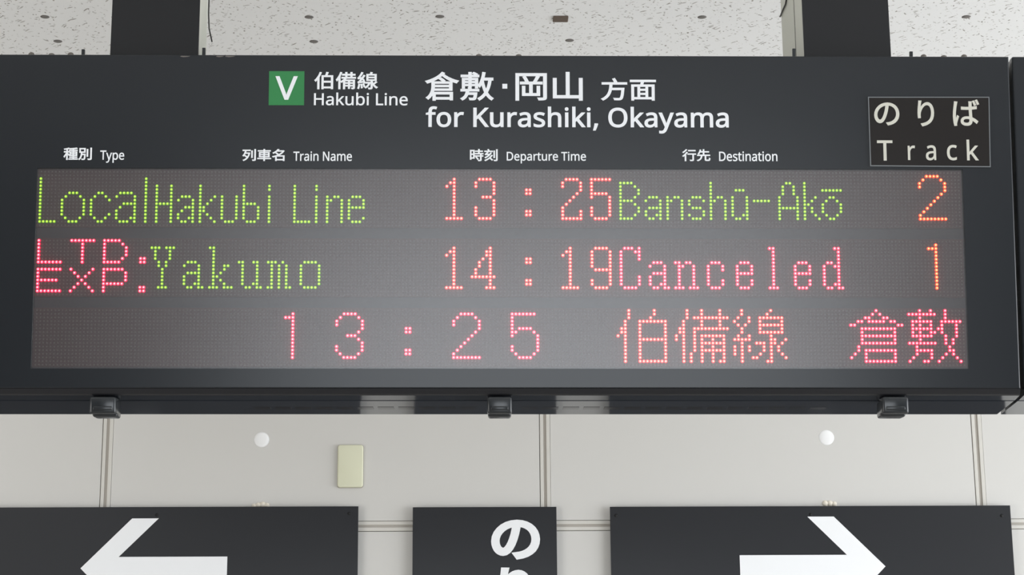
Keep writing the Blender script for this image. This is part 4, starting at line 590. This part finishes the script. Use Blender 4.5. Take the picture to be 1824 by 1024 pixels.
lit = {0: set(), 1: set(), 2: set()}
for mod, colr, ch, spec in CHARS: lit[mod] |= cells(spec)
ROWNAME = ('upper', 'middle', 'lower')
for k in range(3):
    z0 = -k * GAP * P
    bm = bmesh.new(); box(bm, -0.0042, 255 * P + 0.0042, 0.0008, 0.006, z0 - 15 * P - 0.0036, z0 + 0.0042)
    mod = link('lamp_module', bm, M['board'], board)
    tag(mod, ROWNAME[k] + ' row of small round lamps')
    bm = bmesh.new()
    for c in range(256):
        for r in range(16):
            if (c, r) in lit[k]: continue
            cx, cz = c * P, z0 - r * P
            q = 0.00135
            b4 = [bm.verts.new((cx + q * math.cos(a), 0.0008, cz + q * math.sin(a))) for a in [i * math.pi / 3 for i in range(6)]]
            t = bm.verts.new((cx, -0.0002, cz))
            for i in range(6): bm.faces.new((b4[i], b4[(i + 1) % 6], t))
    tag(link('unlit_lamps', bm, M['led_off'], mod, True), 'grid of dim unlit lamps', kind='stuff')
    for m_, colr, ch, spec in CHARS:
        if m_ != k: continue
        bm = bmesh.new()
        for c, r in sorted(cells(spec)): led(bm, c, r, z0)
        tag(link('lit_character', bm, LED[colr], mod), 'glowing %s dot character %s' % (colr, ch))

# printed line header
W = M['white']
x0, z1 = on_board(479.5, 126.8, FACE); x1, z0 = on_board(541.5, 187.5, FACE)
bm = bmesh.new(); box(bm, x0, x1, FACE - 0.0004, FACE, z0, z1)
sq = tag(link('line_badge', bm, M['green'], board), 'green square line badge with white V')
board_text('V', W, sq, 490.3, 530.3, 135.7, 177.7, FACE - 0.0004, 0.01)
for key, a, b, c, d, off in (
        ('伯備線', 559.6, 673.5, 127.9, 159.2, 0.016), ('Hakubi Line', 559.2, 726.3, 164.9, 187.8, 0.012),
        ('倉敷', 756.5, 879.9, 127.7, 179.6, 0.015), ('岡山', 918, 1038, 128, 179.5, 0.015), ('方面', 1070, 1168.6, 138.8, 179.5, 0.015),
        ('for Kurashiki, Okayama', 758.4, 1298, 189.7, 237.7, 0.017),
        ('種別', 113, 163.7, 262.7, 285.3, 0.02), ('Type', 178.4, 221.3, 268, 289.9, 0.014),
        ('列車名', 431.5, 507.1, 265.3, 287, 0.02), ('Train Name', 522.5, 626.9, 269.5, 286.8, 0.014),
        ('時刻', 837, 886.5, 265.3, 287.2, 0.02), ('Departure Time', 902.6, 1043.8, 270.1, 291.2, 0.014),
        ('行先', 1215, 1265.4, 265.6, 287.3, 0.02), ('Destination', 1280.8, 1384.7, 269.6, 287.2, 0.014)):
    board_text(key, W, board, a, b, c, d, FACE, off)
x0, z1 = on_board(894.8, 149.3, FACE); x1, z0 = on_board(903.6, 157.9, FACE)
bm = bmesh.new(); box(bm, x0, x1, FACE - 0.0003, FACE, z0, z1); link('lettering', bm, W, board)

# bolts standing along the top of the box
for px in (56, 92, 126, 853, 924, 1645, 1681, 1717):
    x = on_board(px, 97, 0.03)[0]; small = 0.6 if px in (92, 853, 924, 1681) else 1.0
    bm = bmesh.new(); dome(bm, (x, 0.03, VT + 0.0094), 0.0052, 0.0040 * small, 'z', 12, 3, base=0.0124)
    link('bolt', bm, M['steel'], board, True)
for px, h in ((148.5, 0.0195), (1622.5, 0.019), (363.3, 0.0225), (1414, 0.0235)):
    x = on_board(px, 92, 0.034)[0]
    bm = bmesh.new(); box(bm, x - 0.0028, x + 0.0028, 0.031, 0.037, VT - 0.002, VT + h, bevel=0.0008)
    link('bolt', bm, M['clip'], board)
# worn silver chips along the top edge
for px, w_ in ((330, 9), (392, 7), (410, 9)):
    x, z = on_board(px, 99.5, FACE); w2 = w_ * 0.00095
    bm = bmesh.new(); prism(bm, [(x - w2, z - 0.0012), (x - w2 * .3, z - 0.0022), (x + w2 * .6, z - 0.0014), (x + w2, z - 0.0003), (x - w2 * .8, z)], FACE - 0.0002, FACE + 0.0004)
    link('paint_chip', bm, M['steel'], board)

# latches holding the hinged face shut
def latch(parent, px0, px1):
    zt = on_board((px0 + px1) / 2, 706, FACE - 0.004)[1]; zbm = on_board((px0 + px1) / 2, 736.5, FACE - 0.004)[1]
    x0 = on_board(px0, 720, FACE - 0.004)[0]; x1 = on_board(px1, 720, FACE - 0.004)[0]
    bm = bmesh.new(); box(bm, x0, x1, FACE - 0.004, FACE + 0.034, zbm, zt, bevel=0.004, seg=3)
    o = link('latch', bm, M['clip'], parent, True)
    bm = bmesh.new(); box(bm, x0 + 0.001, x1 - 0.001, FACE + 0.018, FACE + 0.056, zbm - 0.0035, zt - 0.004, bevel=0.004, seg=3)
    link('hook', bm, M['clip'], o, True)
    bm = bmesh.new(); box(bm, x0 + 0.006, x1 - 0.006, FACE - 0.0056, FACE - 0.003, zbm + 0.006, zbm + 0.012, bevel=0.0012, seg=2)
    link('ridge', bm, M['clip'], o, True)
latch(board, 159, 206); latch(board, 868, 912); latch(board, 1572, 1619)

# neighbouring blank box to the right
box2 = tag(empty('sign_box', m=BOARD), 'plain black sign box cut off at the right edge beyond the seam', 'sign box')
V0 = on_board(1813.5, 400, FACE)[0]
profile(box2, V0, V0 + 0.9, False)

# acrylic nameplate
NP = FACE - 0.0032
plate = tag(empty('track_nameplate', m=BOARD), 'small dark acrylic plate reading Track stuck on the board at upper right', 'sign')
cor = [on_board(*q, NP) for q in ((1550.2, 295.8), (1764.7, 297.6), (1762.3, 172.4), (1546.2, 172.4))]
M['edge'] = mat('acrylic_edge', srgb(125, 129, 132), rough=0.25)
bm = bmesh.new(); prism(bm, cor, NP, FACE - 0.0002); link('acrylic_sheet', bm, M['edge'], plate)
cx_, cz_ = sum(c[0] for c in cor) / 4, sum(c[1] for c in cor) / 4
ins = [(cx_ + (x - cx_) * 0.985, cz_ + (z - cz_) * 0.974) for x, z in cor]
bm = bmesh.new(); prism(bm, ins, NP - 0.0002, NP); link('dark_film', bm, M['plate_film'], plate)
for key, a, b, c, d, off in (('の', 1557, 1602, 182.5, 223.5, 0.015), ('り', 1634.3, 1663.8, 179, 225.3, 0.015), ('ば', 1697, 1744.7, 177, 224.4, 0.015),
                             ('T', 1562.5, 1590, 250, 286, 0.010), ('r', 1617, 1630, 259.2, 285, 0.010), ('a', 1649, 1667.3, 258.7, 285.6, 0.010),
                             ('c', 1686.7, 1704.6, 258, 285.6, 0.010), ('k', 1722, 1743, 248.7, 285.6, 0.010)):
    board_text(key, M['cream_print'], plate, a, b, c, d, NP - 0.0002, off)

# ------------------------------------------------------------------ posts carrying the board
top_w = BOARD @ Vector((0.7, 0.0, VT))
YP = top_w.y + 0.028
zb_post = top_w.z + 0.0034
def post(px0, px1, label, parts):
    a = on_y(px0, 60, YP).x; b = on_y(px1, 60, YP).x
    t = tag(empty('hanging_post', ((a + b) / 2, YP, zb_post)), label, 'post')
    h = ZC - zb_post; w = (b - a) / 2
    bm = bmesh.new(); box(bm, -w, w, 0.0, 0.004, 0.001, h, bevel=0.0006, seg=1); link('front_cover', bm, M['post'], t)
    for i, (d0, d1) in enumerate(parts):
        bm = bmesh.new(); box(bm, -w + 0.0008, w - 0.0008, d0, d1, 0.125 * min(d1, 0.16) + 0.002, h, bevel=0.0015, seg=2); link('steel_channel', bm, M['beige'], t)
    return t, w, h
t1, w1, h1 = post(197.6, 354.4, 'black fronted beige post above the left end of the departure board', ((0.0045, 0.112),))
bm = bmesh.new(); tube(bm, [(w1 + 0.004, 0.085, h1 - 0.01), (w1 + 0.004, 0.088, 0.12), (w1 + 0.005, 0.094, 0.095), (w1 + 0.009, 0.108, 0.076)], 0.0012)
link('cable', bm, M['cable'], t1, True)
t2, w2, h2 = post(1431.0, 1585.2, 'black fronted beige post above the right end of the departure board', ((0.0045, 0.086), (0.094, 0.232)))
bm = bmesh.new(); box(bm, -w2 + 0.0016, w2 - 0.0016, 0.0855, 0.0945, 0.016, h2); link('filler', bm, M['dark'], t2)
zc = [on_y(q[0], q[1], YP + q[2]).z - zb_post for q in ((1413, -20, 0.13), (1408, 7, 0.165), (1402, 18, 0.2), (1397, 28, 0.228))]
bm = bmesh.new(); tube(bm, [(-w2 - 0.001, 0.10, h2 - 0.005), (-w2 - 0.001, 0.13, zc[0]), (-w2 - 0.001, 0.165, zc[1]), (-w2 - 0.001, 0.2, zc[2]), (-w2 - 0.001, 0.2325, zc[3])], 0.0014)
link('cable', bm, M['cable'], t2, True)

# ------------------------------------------------------------------ signs on the back wall
YS = YW - 0.016
def wall_sign(px0, px1, py, pym, label, group=None):
    a = on_y(px0, 960, YS).x; b = on_y(px1, 960, YS).x; zt = on_y((px0 + px1) / 2, py, YS).z; zb_ = on_y(912, pym, YS).z
    t = tag(empty('wall_sign', ((a + b) / 2, YS, zb_)), label, 'sign', group)
    w, h = (b - a) / 2, zt - zb_
    bm = bmesh.new(); box(bm, -w, w, 0.0, 0.003, 0, h, bevel=0.0005, seg=1); link('sheet', bm, M['sign'], t)
    return t, w, h
def loc_on(t, px, py):
    p = on_y(px, py, YS); return p.x - t.location.x, p.z - t.location.z
def sign_screws(t, pts):
    for px, py in pts:
        x, z = loc_on(t, px, py)
        bm = bmesh.new(); dome(bm, (x, 0.0, z), 0.0042, 0.002, '-y', 12, 2, base=0.0); link('screw', bm, M['dark'], t, True)
        bm = bmesh.new(); tube(bm, [(x, 0.003, z), (x, 0.0165, z)], 0.006); link('spacer', bm, M['steel'], t)
def arrow(t, tip, heads, inner, shaft_end):
    T = loc_on(t, *tip); H = [loc_on(t, *q) for q in heads]; I = loc_on(t, *inner); S = loc_on(t, *shaft_end)
    zc = T[1]; mir = lambda q: (q[0], 2 * zc - q[1])
    sz = (I[1] + S[1]) / 2; I = (I[0], sz); S = (S[0], sz); hz = (H[0][1] + H[1][1]) / 2; H = [(H[0][0], hz), (H[1][0], hz)]
    pts = [T, H[0], H[1], I, S, mir(S), mir(I), mir(H[1]), mir(H[0])]
    bm = bmesh.new()
    for poly in ([T, H[0], H[1], I, mir(I), mir(H[1]), mir(H[0])], [I, S, mir(S), mir(I)]):
        a_ = sum(p[0] * q[1] - q[0] * p[1] for p, q in zip(poly, poly[1:] + poly[:1]))
        if a_ < 0: poly = poly[::-1]
        vv = [bm.verts.new((x, -0.0004, z)) for x, z in poly]
        bm.faces.new(vv)
    bmesh.ops.remove_doubles(bm, verts=bm.verts, dist=1e-5)
    bmesh.ops.triangulate(bm, faces=bm.faces)
    for f in bm.faces:
        f.normal_update()
        if f.normal.y > 0: f.normal_flip()
    r = bmesh.ops.extrude_face_region(bm, geom=list(bm.faces))
    for v in [e for e in r['geom'] if isinstance(e, bmesh.types.BMVert)]: v.co.y = 0.0
    bmesh.ops.recalc_face_normals(bm, faces=bm.faces)
    tag(link('arrow', bm, M['sign_white'], t), 'white arrow')
tl, _, _ = wall_sign(-95, 637.8, 902.8, 1330, 'charcoal wall sign with a white arrow pointing left, below the departure board')
arrow(tl, (143.3, 1012.2), ((235.5, 923.2), (283, 923.2)), (211.3, 992), (405, 991))
sign_screws(tl, ((622, 914.5), (279.5, 917)))
tm, _, _ = wall_sign(735, 991.8, 902.9, 1330, 'narrow charcoal wall sign with white Japanese lettering between the two arrow signs')
for key, a, b, c, d, off in (('の', 874.7, 962, 925.5, 996.8, 0.038), ('り', 889, 947, 1010.5, 1084, 0.038)):
    x0 = loc_on(tm, a, (c + d) / 2)[0]; x1 = loc_on(tm, b, (c + d) / 2)[0]; z1 = loc_on(tm, 912, c)[1]; z0 = loc_on(tm, 912, d)[1]
    text(key, M['sign_white'], tm, x0, x1, z0, z1, 0.0, off)
tr, _, _ = wall_sign(1087.5, 1803.3, 901.2, 1330, 'charcoal wall sign with a white arrow pointing right, below the departure board')
arrow(tr, (1577.3, 1008.6), ((1485, 920), (1438, 920)), (1508.5, 988.2), (1317.4, 988.6))
sign_screws(tr, ((1097.5, 918), (1444, 916.2), (1784.5, 918.3)))

# ------------------------------------------------------------------ small things on the back wall
x0, z1 = (lambda p: (p.x, p.z))(on_y(602, 793, YW)); x1, z0 = (lambda p: (p.x, p.z))(on_y(646.5, 868.5, YW))
sp_ = tag(empty('switch_plate', ((x0 + x1) / 2, YW, (z0 + z1) / 2)), 'blank cream cover plate on the wall above the left arrow sign', 'cover plate')
w, h = (x1 - x0) / 2, (z1 - z0) / 2
bm = bmesh.new(); prism(bm, rounded(-w, w, -h, h, 0.006), -0.007, 0.0)
bmesh.ops.bevel(bm, geom=[e for e in bm.edges if all(abs(v.co.y + 0.007) < 1e-6 for v in e.verts)], offset=0.0028, segments=3, profile=0.5, affect='EDGES')
link('plate', bm, M['plate'], sp_, True)
bm = bmesh.new(); prism(bm, rounded(-w - 0.001, w + 0.001, -h - 0.001, h + 0.001, 0.006), -0.0008, 0.0); link('gasket', bm, M['gap'], sp_)
for (px, py), lab in (((466, 783), 'round white disc on the wall above the left arrow sign'), ((1472.3, 779.2), 'round white disc on the wall above the right arrow sign')):
    p = on_y(px, py, YW)
    bm = bmesh.new(); dome(bm, (0, 0, 0), 0.0182, 0.0022, '-y', 32, 3)
    o = link('wall_disc', bm, M['disc'], None, True); o.location = (p.x, YW, p.z); tag(o, lab, 'disc', 'round white discs on the wall')
for pts, lab in ((((460, 899.5, 1.0), (468, 898.5, 1.15), (475.5, 900, 1.0), (452.5, 901, .9)), 'lumpy cream sealant dab peeking over the left arrow sign'),
                 (((1470, 896.5, 1.15), (1478.5, 896.5, 1.15), (1486, 897.5, 1.0)), 'lumpy cream sealant dab peeking over the right arrow sign')):
    bm = bmesh.new(); c = on_y(pts[1][0], pts[1][1], YW)
    for px, py, s in pts:
        p = on_y(px, py, YW); dome(bm, (p.x - c.x, 0, p.z - c.z), 0.0062 * s, 0.004, '-y', 12, 3)
    o = link('sealant_dab', bm, M['blob'], None, True); o.location = (c.x, YW, c.z); tag(o, lab, 'sealant', 'sealant dabs above the arrow signs')
